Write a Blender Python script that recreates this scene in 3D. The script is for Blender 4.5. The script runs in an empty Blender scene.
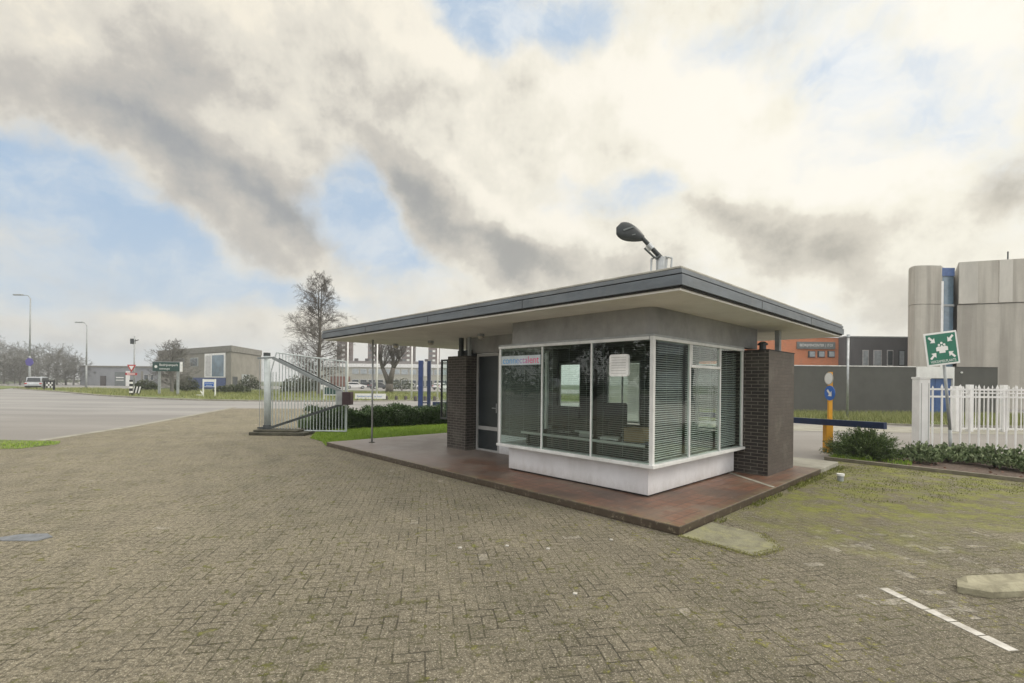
import bpy, bmesh, math, random
from mathutils import Vector, Matrix
random.seed(7)
S = bpy.context.scene
COL = S.collection
PI = math.pi
# ------------------------------------------------------------------ camera model (fitted to the building's edges)
F, HY, ROLL = 478.4, 382.87, math.radians(.633)
EYE = 1.6
def ray(px, py):
    U, V = px-512, py-HY
    u = U*math.cos(ROLL)+V*math.sin(ROLL); v = -U*math.sin(ROLL)+V*math.cos(ROLL)
    return u/F, -v/F
def G(px, py, z=0.0):
    u, w = ray(px, py); t = (z-EYE)/w
    return (u*t, t)
def at(px, py, D):
    u, w = ray(px, py)
    return Vector((u*D, D, EYE+w*D))
cam = bpy.data.cameras.new('camera'); co = bpy.data.objects.new('camera', cam); COL.objects.link(co)
co.location = (0, 0, EYE); co.rotation_euler = (math.radians(90.0), -ROLL, 0)
cam.sensor_width = 36; cam.lens = F/1024*36; cam.shift_y = (HY-341.5)/1024
cam.clip_start = .05; cam.clip_end = 4000
S.camera = co

# ------------------------------------------------------------------ materials
def nt(name):
    m = bpy.data.materials.new(name); m.use_nodes = True
    t = m.node_tree; b = t.nodes['Principled BSDF']
    return m, t, b
def N(t, typ, **kw):
    n = t.nodes.new(typ)
    for k, v in kw.items():
        if k == 'inp':
            for i, x in v.items(): n.inputs[i].default_value = x
        else: setattr(n, k, v)
    return n
def math_(t, op, a, b=None, c=None, clamp=False):
    n = t.nodes.new('ShaderNodeMath'); n.operation = op; n.use_clamp = clamp
    for i, x in enumerate((a, b, c)):
        if x is None: continue
        if isinstance(x, (int, float)): n.inputs[i].default_value = x
        else: t.links.new(x, n.inputs[i])
    return n.outputs[0]
def mixc(t, f, a, b, mode='MIX'):
    n = t.nodes.new('ShaderNodeMix'); n.data_type = 'RGBA'; n.blend_type = mode
    for s, x in ((0, f), (6, a), (7, b)):
        if isinstance(x, (int, float)): n.inputs[s].default_value = x
        elif isinstance(x, tuple): n.inputs[s].default_value = (*x[:3], 1)
        else: t.links.new(x, n.inputs[s])
    return n.outputs[2]
def sstep(t, x, a, b):
    n = t.nodes.new('ShaderNodeMapRange'); n.interpolation_type = 'SMOOTHSTEP'
    n.inputs[1].default_value = a; n.inputs[2].default_value = b
    t.links.new(x, n.inputs[0]); return n.outputs[0]
def noise(t, vec, sc, det=4, rough=.55, off=None):
    n = t.nodes.new('ShaderNodeTexNoise'); n.inputs['Scale'].default_value = sc
    n.inputs['Detail'].default_value = det; n.inputs['Roughness'].default_value = rough
    if vec is not None: t.links.new(vec, n.inputs['Vector'])
    return n.outputs[0]
def vscale(t, vec, s):
    n = t.nodes.new('ShaderNodeVectorMath'); n.operation = 'MULTIPLY'
    t.links.new(vec, n.inputs[0]); n.inputs[1].default_value = s; return n.outputs[0]
def objco(t): return t.nodes.new('ShaderNodeTexCoord').outputs['Object']
def M(name, c, rough=.6, var=.12, sc=3.0, bump=0.0, bsc=40, metal=0.0, spec=.5, c2=None, stretch=(1, 1, 1), coat=0, grime=None, splash=None):
    m, t, b = nt(name)
    v = vscale(t, objco(t), stretch)
    n = noise(t, v, sc, 6, .65)
    lo = tuple(x*(1-var*1.6) for x in c); hi = tuple(min(1, x*(1+var*1.2)) for x in c)
    if c2: lo, hi = c, c2
    col = mixc(t, sstep(t, n, .3, .7), lo, hi)
    if grime:
        n3 = noise(t, vscale(t, objco(t), (1, 1, .25)), grime[0], 5, .7)
        col = mixc(t, math_(t, 'MULTIPLY', sstep(t, n3, .45, .75), grime[1]), col, grime[2])
    t.links.new(col, b.inputs['Base Color'])
    n2 = noise(t, v, sc*3.1, 3)
    t.links.new(math_(t, 'MULTIPLY_ADD', n2, .25, rough-.12, clamp=True), b.inputs['Roughness'])
    b.inputs['Metallic'].default_value = metal; b.inputs['Specular IOR Level'].default_value = spec
    if coat: b.inputs['Coat Weight'].default_value = coat
    if splash:
        sz = N(t, 'ShaderNodeSeparateXYZ'); t.links.new(objco(t), sz.inputs[0]); sn_ = noise(t, vscale(t, objco(t), (1, 1, .5)), 9, 6, .75)
        f_ = math_(t, 'SUBTRACT', 1.0, sstep(t, math_(t, 'ADD', sz.outputs[2], math_(t, 'MULTIPLY', sn_, -.28)), splash-.16, splash+.12))
        t.links.new(mixc(t, math_(t, 'MULTIPLY', f_, .55), col, (.20, .17, .13)), b.inputs['Base Color'])
    if bump:
        bn = t.nodes.new('ShaderNodeBump'); bn.inputs['Strength'].default_value = bump; bn.inputs['Distance'].default_value = .01
        t.links.new(noise(t, objco(t), bsc, 4), bn.inputs['Height']); t.links.new(bn.outputs[0], b.inputs['Normal'])
    return m

def mp_tr(t, o):
    m = t.nodes.new('ShaderNodeMapping'); m.inputs['Rotation'].default_value = (0, 0, math.radians(-125)); t.links.new(o, m.inputs[0]); return m.outputs[0]
def paving_mat():
    m, t, b = nt('herringbone_pavers')
    o = objco(t)
    # gentle warp: settled pavers
    wn = N(t, 'ShaderNodeTexNoise', inp={'Scale': 1.3, 'Detail': 3.0}); t.links.new(o, wn.inputs['Vector'])
    w1 = t.nodes.new('ShaderNodeVectorMath'); w1.operation = 'SUBTRACT'; t.links.new(wn.outputs[1], w1.inputs[0]); w1.inputs[1].default_value = (.5, .5, .5)
    w2 = t.nodes.new('ShaderNodeVectorMath'); w2.operation = 'MULTIPLY_ADD'; t.links.new(w1.outputs[0], w2.inputs[0]); w2.inputs[1].default_value = (.055, .055, 0); t.links.new(o, w2.inputs[2])
    mp = N(t, 'ShaderNodeMapping'); mp.inputs['Rotation'].default_value = (0, 0, math.radians(-10)); mp.inputs['Scale'].default_value = (1/.093,)*3
    t.links.new(w2.outputs[0], mp.inputs[0])
    sp = N(t, 'ShaderNodeSeparateXYZ'); t.links.new(mp.outputs[0], sp.inputs[0])
    x, y = sp.outputs[0], sp.outputs[1]
    i, j = math_(t, 'FLOOR', x), math_(t, 'FLOOR', y)
    mm = math_(t, 'FLOORED_MODULO', math_(t, 'SUBTRACT', i, j), 4.0)
    fx, fy = math_(t, 'SUBTRACT', x, i), math_(t, 'SUBTRACT', y, j)
    isv = math_(t, 'GREATER_THAN', mm, 1.5); ish = math_(t, 'SUBTRACT', 1.0, isv)
    top = math_(t, 'MULTIPLY', isv, math_(t, 'LESS_THAN', mm, 2.5))
    alh = math_(t, 'ADD', fx, mm); alv = math_(t, 'ADD', fy, top)
    def sel(a, b_): return math_(t, 'ADD', math_(t, 'MULTIPLY', a, ish), math_(t, 'MULTIPLY', b_, isv))
    al, ac = sel(alh, alv), sel(fy, fx)
    e = math_(t, 'MINIMUM', math_(t, 'MINIMUM', al, math_(t, 'SUBTRACT', 2.0, al)), math_(t, 'MINIMUM', ac, math_(t, 'SUBTRACT', 1.0, ac)))
    idx = math_(t, 'SUBTRACT', i, math_(t, 'MULTIPLY', mm, ish)); idy = math_(t, 'SUBTRACT', j, top)
    cb = N(t, 'ShaderNodeCombineXYZ'); t.links.new(idx, cb.inputs[0]); t.links.new(idy, cb.inputs[1]); t.links.new(isv, cb.inputs[2])
    wnz = N(t, 'ShaderNodeTexWhiteNoise', noise_dimensions='3D'); t.links.new(cb.outputs[0], wnz.inputs[0])
    rnd = wnz.outputs[0]
    sr = N(t, 'ShaderNodeSeparateColor'); t.links.new(wnz.outputs[1], sr.inputs[0]); r2, r3 = sr.outputs[0], sr.outputs[1]
    ow = N(t, 'ShaderNodeSeparateXYZ'); t.links.new(o, ow.inputs[0]); X, Y = ow.outputs[0], ow.outputs[1]
    big = noise(t, o, .45, 5, .6); mid = noise(t, o, 2.2, 5, .65); fine = noise(t, o, 26, 6, .95); grit = noise(t, o, 70, 3, .9)
    # brick colour
    col = mixc(t, rnd, (.160, .142, .104), (.218, .194, .144))
    col = mixc(t, math_(t, 'MULTIPLY', r2, .35), col, (.17, .15, .112))
    # left yard is paler and sandier
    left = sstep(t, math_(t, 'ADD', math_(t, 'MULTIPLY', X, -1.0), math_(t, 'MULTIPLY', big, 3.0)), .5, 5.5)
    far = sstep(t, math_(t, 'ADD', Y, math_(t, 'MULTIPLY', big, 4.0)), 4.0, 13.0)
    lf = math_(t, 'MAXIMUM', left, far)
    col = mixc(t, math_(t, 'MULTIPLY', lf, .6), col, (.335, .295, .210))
    # pale odd bricks, more of them by the parking bays
    bay = math_(t, 'MULTIPLY', sstep(t, X, 2.3, 3.0), math_(t, 'MULTIPLY', sstep(t, Y, 3.0, 3.7), sstep(t, math_(t, 'MULTIPLY', Y, -1.0), -5.8, -4.9)))
    thr = math_(t, 'SUBTRACT', .9965, math_(t, 'MULTIPLY', bay, .16))
    pale = math_(t, 'MULTIPLY', math_(t, 'GREATER_THAN', r3, thr), sstep(t, noise(t, o, 9, 5, .7), .42, .52))
    col = mixc(t, math_(t, 'MULTIPLY', pale, .72), col, (.46, .43, .37))
    col = mixc(t, math_(t, 'MULTIPLY', sstep(t, big, .40, .62), .38), col, mixc(t, .5, col, (.075, .072, .05)))
    col = mixc(t, math_(t, 'MULTIPLY', sstep(t, noise(t, o, 1.1, 6, .7), .50, .68), .45), col, (.14, .132, .080))
    trk = noise(t, vscale(t, mp_tr(t, o), (.35, 2.2, 1)), 1.0, 5, .6)
    col = mixc(t, math_(t, 'MULTIPLY', sstep(t, trk, .50, .66), .34), col, mixc(t, .5, col, (.06, .055, .045)))
    col = mixc(t, math_(t, 'MULTIPLY', math_(t, 'SUBTRACT', 1.0, sstep(t, trk, .34, .48)), .28), col, (.33, .29, .21))
    # grit
    col = mixc(t, math_(t, 'MULTIPLY', sstep(t, fine, .46, .54), .95), col, mixc(t, .72, col, (.055, .05, .035)))
    col = mixc(t, math_(t, 'MULTIPLY', sstep(t, grit, .55, .62), .85), col, (.50, .46, .36))
    col = mixc(t, math_(t, 'MULTIPLY', sstep(t, mid, .45, .72), .42), col, mixc(t, .5, col, (.07, .064, .05)))
    # joints
    jw = math_(t, 'MULTIPLY_ADD', mid, .10, .0)
    jm = math_(t, 'SUBTRACT', 1.0, sstep(t, math_(t, 'SUBTRACT', e, math_(t, 'MULTIPLY', fine, .07)), -.01, .055))
    jcol = mixc(t, sstep(t, noise(t, o, 1.3, 4), .45, .62), (.035, .032, .022), (.075, .085, .022))
    # joints filled with sand in the worn, pale part
    jm2 = math_(t, 'MULTIPLY', jm, math_(t, 'SUBTRACT', 1.0, math_(t, 'MULTIPLY', sstep(t, noise(t, o, 2.6, 5, .7), .40, .56), .85)))
    col = mixc(t, math_(t, 'MULTIPLY', jm2, .72), col, jcol)
    # moss: tufts everywhere, a carpet on the right behind the bays
    tuft = math_(t, 'MULTIPLY', sstep(t, noise(t, o, 6.5, 8, .8), .53, .63), sstep(t, noise(t, o, .8, 3), .38, .55))
    fleck = math_(t, 'MULTIPLY', math_(t, 'MULTIPLY', sstep(t, noise(t, o, 13, 6, .85), .545, .61), sstep(t, noise(t, o, 1.6, 5, .7), .47, .60)), math_(t, 'MULTIPLY_ADD', sstep(t, X, -1.0, 1.5), .7, .3))
    edge = math_(t, 'SUBTRACT', 1.0, sstep(t, e, 0.0, .35))
    tuft = math_(t, 'MULTIPLY', tuft, math_(t, 'MULTIPLY_ADD', edge, .7, .25))
    car = math_(t, 'MULTIPLY', sstep(t, math_(t, 'ADD', X, math_(t, 'MULTIPLY', mid, 1.6)), 2.9, 4.2), sstep(t, math_(t, 'ADD', Y, math_(t, 'MULTIPLY', noise(t, o, .9, 6, .7), 5.0)), 6.4, 9.2))
    cm = math_(t, 'MULTIPLY', car, sstep(t, noise(t, o, 2.8, 9, .78), .40, .56))
    mcol = mixc(t, noise(t, o, 9, 5, .7), (.085, .10, .022), (.29, .295, .065))
    mcol = mixc(t, sstep(t, noise(t, o, 1.7, 7, .7), .46, .62), mcol, (.14, .125, .07))
    moss = math_(t, 'MAXIMUM', tuft, math_(t, 'MULTIPLY', cm, .92))
    col = mixc(t, moss, col, mcol)
    col = mixc(t, math_(t, 'MULTIPLY', fleck, .9), col, (.30, .28, .085))
    t.links.new(col, b.inputs['Base Color'])
    b.inputs['Roughness'].default_value = .82; b.inputs['Specular IOR Level'].default_value = .25
    h = math_(t, 'ADD', math_(t, 'MULTIPLY', sstep(t, e, 0.0, .10), .55), math_(t, 'ADD', math_(t, 'MULTIPLY', rnd, .25), math_(t, 'MULTIPLY', fine, .9)))
    h = math_(t, 'ADD', h, math_(t, 'MULTIPLY', moss, .9)); h = math_(t, 'ADD', h, math_(t, 'MULTIPLY', grit, .35))
    bn = N(t, 'ShaderNodeBump', inp={'Strength': .9, 'Distance': .011}); t.links.new(h, bn.inputs['Height']); t.links.new(bn.outputs[0], b.inputs['Normal'])
    return m

def brick_mat(name, c1, c2, mortar, bw=.21, bh=.058, ms=.0055):
    m, t, b = nt(name); o = objco(t)
    sp = N(t, 'ShaderNodeSeparateXYZ'); t.links.new(o, sp.inputs[0])
    cb = N(t, 'ShaderNodeCombineXYZ'); t.links.new(math_(t, 'ADD', sp.outputs[0], sp.outputs[1]), cb.inputs[0]); t.links.new(sp.outputs[2], cb.inputs[1])
    br = N(t, 'ShaderNodeTexBrick'); br.offset = .5
    t.links.new(cb.outputs[0], br.inputs['Vector'])
    for k, v in (('Color1', c1), ('Color2', c2), ('Mortar', mortar)): br.inputs[k].default_value = (*v, 1)
    br.inputs['Scale'].default_value = 1; br.inputs['Mortar Size'].default_value = ms; br.inputs['Brick Width'].default_value = bw; br.inputs['Row Height'].default_value = bh
    br.inputs['Mortar Smooth'].default_value = .15; br.inputs['Bias'].default_value = -.1
    n = noise(t, o, 22, 5, .7)
    col = mixc(t, math_(t, 'MULTIPLY', sstep(t, n, .35, .7), .5), br.outputs[0], mixc(t, .5, br.outputs[0], (.02, .018, .016)))
    col = mixc(t, math_(t, 'MULTIPLY', sstep(t, noise(t, o, 2.5, 5), .5, .7), .25), col, (.2, .19, .16))
    t.links.new(col, b.inputs['Base Color']); b.inputs['Roughness'].default_value = .72
    h = math_(t, 'ADD', math_(t, 'MULTIPLY', br.outputs['Fac'], -1.0), math_(t, 'MULTIPLY', n, .4))
    bn = N(t, 'ShaderNodeBump', inp={'Strength': .7, 'Distance': .008}); t.links.new(h, bn.inputs['Height']); t.links.new(bn.outputs[0], b.inputs['Normal'])
    return m

def glass_mat(name, tint=(.9, .95, .93), refl=1.0, rough=.01):
    m, t, b = nt(name); t.nodes.remove(b); out = t.nodes['Material Output']
    lw = N(t, 'ShaderNodeLayerWeight', inp={'Blend': .5}); gl = N(t, 'ShaderNodeBsdfGlossy', inp={'Roughness': rough, 'Color': (1, 1, 1, 1)})
    tr = N(t, 'ShaderNodeBsdfTransparent', inp={'Color': (*tint, 1)}); mx = t.nodes.new('ShaderNodeMixShader')
    n = noise(t, objco(t), 1.2, 2)
    bn = N(t, 'ShaderNodeBump', inp={'Strength': .12, 'Distance': .02}); t.links.new(n, bn.inputs['Height']); t.links.new(bn.outputs[0], gl.inputs['Normal'])
    t.links.new(math_(t, 'MULTIPLY_ADD', math_(t, 'POWER', lw.outputs['Facing'], 4.0), .7, .035*refl, clamp=True), mx.inputs[0]); t.links.new(tr.outputs[0], mx.inputs[1]); t.links.new(gl.outputs[0], mx.inputs[2]); t.links.new(mx.outputs[0], out.inputs[0])
    return m
def leaf_mat(name, a, b_, rough=.5):
    m, t, b = nt(name)
    g = N(t, 'ShaderNodeNewGeometry'); r = g.outputs['Random Per Island']
    col = mixc(t, r, a, b_); col = mixc(t, math_(t, 'MULTIPLY', noise(t, objco(t), 1.5, 3), .5), col, a)
    t.links.new(col, b.inputs['Base Color']); b.inputs['Roughness'].default_value = rough; b.inputs['Specular IOR Level'].default_value = .35
    return m
def grass_ground():
    m, t, b = nt('grass_ground'); o = objco(t)
    n = noise(t, o, 3, 8, .7); n2 = noise(t, o, .35, 4)
    col = mixc(t, sstep(t, n, .35, .65), (.07, .11, .025), (.16, .20, .05)); col = mixc(t, math_(t, 'MULTIPLY', sstep(t, n2, .42, .62), .55), col, (.17, .165, .07))
    t.links.new(col, b.inputs['Base Color']); b.inputs['Roughness'].default_value = .9
    bn = N(t, 'ShaderNodeBump', inp={'Strength': .8, 'Distance': .04}); t.links.new(noise(t, o, 14, 6, .8), bn.inputs['Height']); t.links.new(bn.outputs[0], b.inputs['Normal'])
    return m
def asphalt_mat():
    m, t, b = nt('asphalt'); o = objco(t)
    n = noise(t, vscale(t, o, (.25, 1, 1)), .35, 5, .6); f = noise(t, o, 60, 4, .8)
    col = mixc(t, sstep(t, n, .35, .65), (.20, .195, .188), (.29, .28, .265))
    col = mixc(t, math_(t, 'MULTIPLY', sstep(t, f, .5, .7), .35), col, (.10, .095, .09))
    sp = N(t, 'ShaderNodeSeparateXYZ'); t.links.new(o, sp.inputs[0])
    near = math_(t, 'SUBTRACT', 1.0, sstep(t, math_(t, 'ADD', sp.outputs[1], math_(t, 'MULTIPLY', n, 10.0)), 17.0, 33.0))
    col = mixc(t, math_(t, 'MULTIPLY', near, .7), col, (.185, .168, .148))
    t.links.new(col, b.inputs['Base Color']); b.inputs['Roughness'].default_value = .62; b.inputs['Specular IOR Level'].default_value = .4
    bn = N(t, 'ShaderNodeBump', inp={'Strength': .35, 'Distance': .006}); t.links.new(f, bn.inputs['Height']); t.links.new(bn.outputs[0], b.inputs['Normal'])
    return m
def slab_mat():
    m, t, b = nt('stained_red_tile'); o = objco(t)
    sp = N(t, 'ShaderNodeSeparateXYZ'); t.links.new(o, sp.inputs[0])
    br = N(t, 'ShaderNodeTexBrick'); br.offset = 0
    t.links.new(o, br.inputs['Vector'])
    for k, v in (('Color1', (.185, .088, .052)), ('Color2', (.135, .068, .042)), ('Mortar', (.055, .04, .032))): br.inputs[k].default_value = (*v, 1)
    br.inputs['Scale'].default_value = 1; br.inputs['Mortar Size'].default_value = .006; br.inputs['Brick Width'].default_value = .15; br.inputs['Row Height'].default_value = .15
    n = noise(t, o, 1.7, 7, .65); n2 = noise(t, o, .8, 4, .6); n3 = noise(t, o, 9, 5, .7)
    col = mixc(t, math_(t, 'MULTIPLY', sstep(t, n, .44, .62), .75), br.outputs[0], (.185, .145, .11))
    col = mixc(t, math_(t, 'MULTIPLY', sstep(t, n2, .45, .60), .75), col, (.075, .052, .042))
    col = mixc(t, math_(t, 'MULTIPLY', sstep(t, n3, .55, .7), .3), col, (.30, .25, .20))
    left = sstep(t, math_(t, 'ADD', sp.outputs[1], math_(t, 'MULTIPLY', n, 3.0)), 4.5, 8.0)  # paler left end: reflected sheen put into the tile colour
    col = mixc(t, math_(t, 'MULTIPLY', left, .75), col, (.30, .265, .245))
    # mossy rim
    rim = math_(t, 'SUBTRACT', 1.0, sstep(t, math_(t, 'MINIMUM', sp.outputs[0], sp.outputs[1]), .0, .16))
    col = mixc(t, math_(t, 'MULTIPLY', rim, math_(t, 'MULTIPLY', sstep(t, n3, .4, .6), .7)), col, (.14, .125, .06))
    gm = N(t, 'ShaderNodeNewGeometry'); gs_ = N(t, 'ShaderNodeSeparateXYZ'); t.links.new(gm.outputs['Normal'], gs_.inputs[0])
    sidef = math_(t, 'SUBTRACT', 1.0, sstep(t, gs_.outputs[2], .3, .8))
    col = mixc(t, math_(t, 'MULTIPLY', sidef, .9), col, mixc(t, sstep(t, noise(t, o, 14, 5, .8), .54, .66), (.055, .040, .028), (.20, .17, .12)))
    t.links.new(col, b.inputs['Base Color'])
    t.links.new(math_(t, 'MULTIPLY_ADD', n, .7, .14), b.inputs['Roughness']); b.inputs['Specular IOR Level'].default_value = .5
    bn = N(t, 'ShaderNodeBump', inp={'Strength': .3, 'Distance': .004}); t.links.new(math_(t, 'ADD', n3, math_(t, 'MULTIPLY', br.outputs['Fac'], -.6)), bn.inputs['Height']); t.links.new(bn.outputs[0], b.inputs['Normal'])
    return m
def concrete_tower_mat():
    m, t, b = nt('weathered_concrete'); o = objco(t)
    st = noise(t, vscale(t, o, (1, 1, .06)), 1.1, 5, .6); n = noise(t, o, .5, 6, .65); f = noise(t, o, 9, 4)
    col = mixc(t, sstep(t, st, .36, .62), (.33, .31, .27), (.52, .495, .435)); col = mixc(t, math_(t, 'MULTIPLY', sstep(t, n, .4, .65), .5), col, (.41, .385, .335))
    col = mixc(t, math_(t, 'MULTIPLY', f, .2), col, (.15, .14, .13))
    t.links.new(col, b.inputs['Base Color']); b.inputs['Roughness'].default_value = .85
    return m

MT = dict(
 paving=paving_mat(), grass=grass_ground(), asphalt=asphalt_mat(), slab=slab_mat(),
 brick=brick_mat('dark_brown_brick', (.034, .027, .024), (.020, .017, .016), (.17, .155, .125)),
 brick_flush=brick_mat('flush_side_brick', (.088, .072, .060), (.070, .058, .049), (.075, .064, .054), ms=.004),
 brick_r=brick_mat('flush_brown_brick', (.058, .048, .042), (.036, .031, .028), (.16, .145, .12), ms=.006),
 white=M('white_paint', (.80, .80, .79), .45, .05, 2, grime=(1.6, .35, (.42, .41, .37))),
 base_white=M('pale_plaster', (.70, .70, .725), .6, .04, 2, bump=.2, grime=(1.2, .45, (.44, .42, .40)), splash=.04),
 frame=M('white_window_frame', (.68, .69, .685), .4, .06, 4, grime=(3, .4, (.38, .37, .33))),
 soffit=M('soffit_board', (.74, .725, .69), .8, .05, 1.3, grime=(.9, .4, (.57, .55, .51))),
 fascia=M('grey_blue_fascia', (.118, .138, .158), .45, .12, 1.5, stretch=(1, 1, 4), grime=(1.8, .4, (.20, .205, .20))),
 fascia2=M('grey_blue_trim', (.145, .165, .185), .45, .12, 1.5, grime=(2, .4, (.23, .23, .21))),
 dark=M('dark_gap', (.02, .02, .02), .8), roofing=M('weathered_roofing', (.30, .29, .25), .9, .2, 4, bump=.5, bsc=60, c2=(.44, .43, .38)),
 upper=M('grey_render', (.27, .272, .27), .8, .14, 1.6, bump=.3, bsc=25, grime=(1.1, .6, (.38, .375, .36))),
 glass=glass_mat('window_glass'), darkglass=glass_mat('door_glass', (.10, .12, .12)),
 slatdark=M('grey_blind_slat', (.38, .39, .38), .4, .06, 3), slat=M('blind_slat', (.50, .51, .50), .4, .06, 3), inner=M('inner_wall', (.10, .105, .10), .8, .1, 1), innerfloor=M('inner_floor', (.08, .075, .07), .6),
 doorpanel=M('dark_door_panel', (.025, .032, .035), .35, .1), greyframe=M('grey_door_frame', (.36, .36, .35), .5, .08),
 steel=M('galvanised_steel', (.42, .44, .45), .4, .12, 6, metal=.6), bracegrey=M('mid_grey_paint', (.22, .245, .25), .5, .1, 5), greysteel=M('grey_painted_steel', (.32, .34, .345), .5, .12, 5),
 post=M('pale_grey_green_paint', (.48, .53, .535), .5, .10, 4, grime=(2, .4, (.26, .27, .25))), darksteel=M('dark_steel', (.05, .058, .06), .5, .15, 5),
 maroon=M('maroon_weight', (.045, .022, .026), .5), pebbleconc=M('mossy_concrete', (.045, .045, .033), .9, .2, 3, bump=.6, bsc=30, c2=(.095, .09, .065)),
 slabconc=M('lichen_concrete', (.14, .13, .095), .9, .2, 5, bump=.8, bsc=50, c2=(.235, .23, .15), grime=(3.5, .65, (.33, .33, .15))),
 block=M('wheel_stop_concrete', (.20, .185, .125), .9, .15, 7, bump=.7, bsc=70, c2=(.34, .32, .225)),
 line=M('white_paver_paint', (.34, .32, .28), .8, .12, 9, bump=.5, bsc=80, c2=(.60, .585, .54)),
 kerb=M('kerb_concrete', (.22, .21, .17), .9, .15, 2, bump=.4, c2=(.33, .32, .27)), kerbmoss=M('mossy_kerb', (.115, .105, .075), .9, .15, 4, bump=.5, c2=(.21, .19, .14)),
 soil=M('brown_soil', (.055, .04, .03), .95, .2, 12, bump=1.0, bsc=40, c2=(.12, .085, .065)),
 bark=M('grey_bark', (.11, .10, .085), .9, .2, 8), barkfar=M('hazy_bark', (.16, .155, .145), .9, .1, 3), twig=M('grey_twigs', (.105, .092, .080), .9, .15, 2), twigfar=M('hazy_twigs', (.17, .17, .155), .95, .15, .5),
 blue2=M('deep_blue_paint', (.02, .045, .15), .4, .12, 4), navy=M('navy_paint', (.012, .026, .075), .4, .15, 4), blue=M('blue_paint', (.07, .13, .30), .4, .12, 4), signblue=M('sign_blue', (.02, .13, .50), .4, .05), yellow=M('yellow_orange_paint', (.72, .34, .015), .45, .08, 4),
 signwhite=M('sign_white', (.78, .78, .76), .4, .03), signgreen=M('sign_green', (.01, .155, .095), .4, .06), darkgreen=M('dark_green_sign', (.02, .065, .055), .45, .06), red=M('sign_red', (.45, .03, .03), .4),
 black=M('black_paint', (.015, .015, .016), .4), rubber=M('tyre_rubber', (.02, .02, .02), .8), carwhite=M('white_car_paint', (.70, .70, .70), .25, .03, coat=.5), cardark=M('dark_car_paint', (.035, .04, .048), .25, coat=.5), carsilver=M('silver_car_paint', (.42, .44, .46), .3, metal=.5), carglass=M('car_glass', (.03, .035, .04), .1, spec=.8),
 wall=M('dark_rendered_wall', (.098, .098, .090), .85, .08, .6, bump=.3, bsc=10, grime=(.5, .3, (.13, .13, .115))), coping=M('white_coping', (.74, .74, .72), .6),
 orange=brick_mat('orange_facade', (.68, .255, .125), (.62, .225, .11), (.58, .24, .13), ms=.01), greyfac=M('dark_grey_facade', (.13, .13, .135), .8, .08, .5), winframe=M('white_sash', (.5, .5, .5), .5), pane=M('dark_window_pane', (.06, .075, .085), .12, spec=.8), panelight=M('pale_curtained_pane', (.38, .42, .45), .2, spec=.7), bluepane=M('blue_glazing', (.12, .19, .25), .12, .2, .6, spec=.9), signgrey=M('grey_sign_band', (.16, .18, .18), .6),
 concrete=concrete_tower_mat(), palecon=M('pale_concrete', (.52, .50, .45), .85, .08, 1, stretch=(1, 1, .2), grime=(1.2, .5, (.36, .35, .31))),
 taupe=M('taupe_brick_facade', (.24, .23, .20), .85, .08, .6), taupe2=M('taupe_roof_band', (.20, .195, .175), .8), greylow=M('grey_cladding', (.27, .28, .30), .7, .08, .3), bluebase=M('blue_plinth', (.055, .085, .20), .6), 
 cream=M('cream_facade', (.48, .46, .41), .8, .06, .3), whiteroof=M('white_parapet', (.78, .78, .78), .6), redbrick=M('red_brick_facade', (.20, .095, .07), .8, .1, 1), beige=M('beige_facade', (.42, .41, .36), .8), tower=M('brown_tower_facade', (.13, .085, .075), .85, .1, .1), roofdark=M('dark_roof', (.09, .08, .078), .8),
 leafhedge=leaf_mat('dark_hedge_leaf', (.022, .048, .016), (.08, .13, .038)), leafjun=leaf_mat('juniper_needles', (.045, .085, .028), (.17, .22, .075)), leafivy=leaf_mat('variegated_leaf', (.06, .10, .035), (.36, .42, .24)), leafround=leaf_mat('clipped_bush_leaf', (.05, .065, .035), (.115, .13, .075)),
 blade=leaf_mat('grass_blade', (.15, .27, .03), (.36, .46, .07), .6), bladedry=leaf_mat('rough_grass_blade', (.16, .19, .06), (.34, .34, .14), .7), blademoss=leaf_mat('yellow_moss', (.19, .19, .06), (.36, .35, .14), .8), bladeoliv=leaf_mat('moss_blade', (.10, .12, .025), (.26, .27, .07), .7),
 carton=M('cardboard', (.34, .24, .14), .8, .08, 6), deskm=M('desk_top', (.55, .55, .53), .5), chairm=M('black_fabric', (.025, .027, .028), .9), headdark=M('dark_lamp_housing', (.028, .034, .036), .35), wet=M('metal_cover', (.17, .18, .19), .45, .2, 8, metal=.3),
 stickerw=M('sticker_white', (.55, .62, .66), .4), cap=M('white_plastic', (.82, .82, .81), .4), bulb=M('lamp_glass', (.50, .46, .40), .3), hill=M('far_field', (.08, .10, .045), .95),
)
def frosted():
    m, t, b = nt('curtained_pane'); t.nodes.remove(b); tr = N(t, 'ShaderNodeBsdfTranslucent', inp={'Color': (.92, .97, .94, 1)}); tp = N(t, 'ShaderNodeBsdfTransparent', inp={'Color': (.85, .9, .88, 1)}); mx = t.nodes.new('ShaderNodeMixShader')
    t.links.new(math_(t, 'MULTIPLY_ADD', noise(t, objco(t), 3, 3), .3, .3, clamp=True), mx.inputs[0]); t.links.new(tp.outputs[0], mx.inputs[1]); t.links.new(tr.outputs[0], mx.inputs[2]); t.links.new(mx.outputs[0], t.nodes['Material Output'].inputs[0]); return m
MT['frosted'] = frosted()
def flat_mat(name, c): return M(name, c, .4, .02)
# sticker letters: blue to pink
def grad_mat():
    m, t, b = nt('blue_to_pink_print'); o = objco(t); sp = N(t, 'ShaderNodeSeparateXYZ'); t.links.new(o, sp.inputs[0])
    col = mixc(t, sstep(t, sp.outputs[0], .25, .75), (.12, .38, .72), (.80, .10, .25)); t.links.new(col, b.inputs['Base Color']); return m
MT['grad'] = grad_mat()

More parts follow.
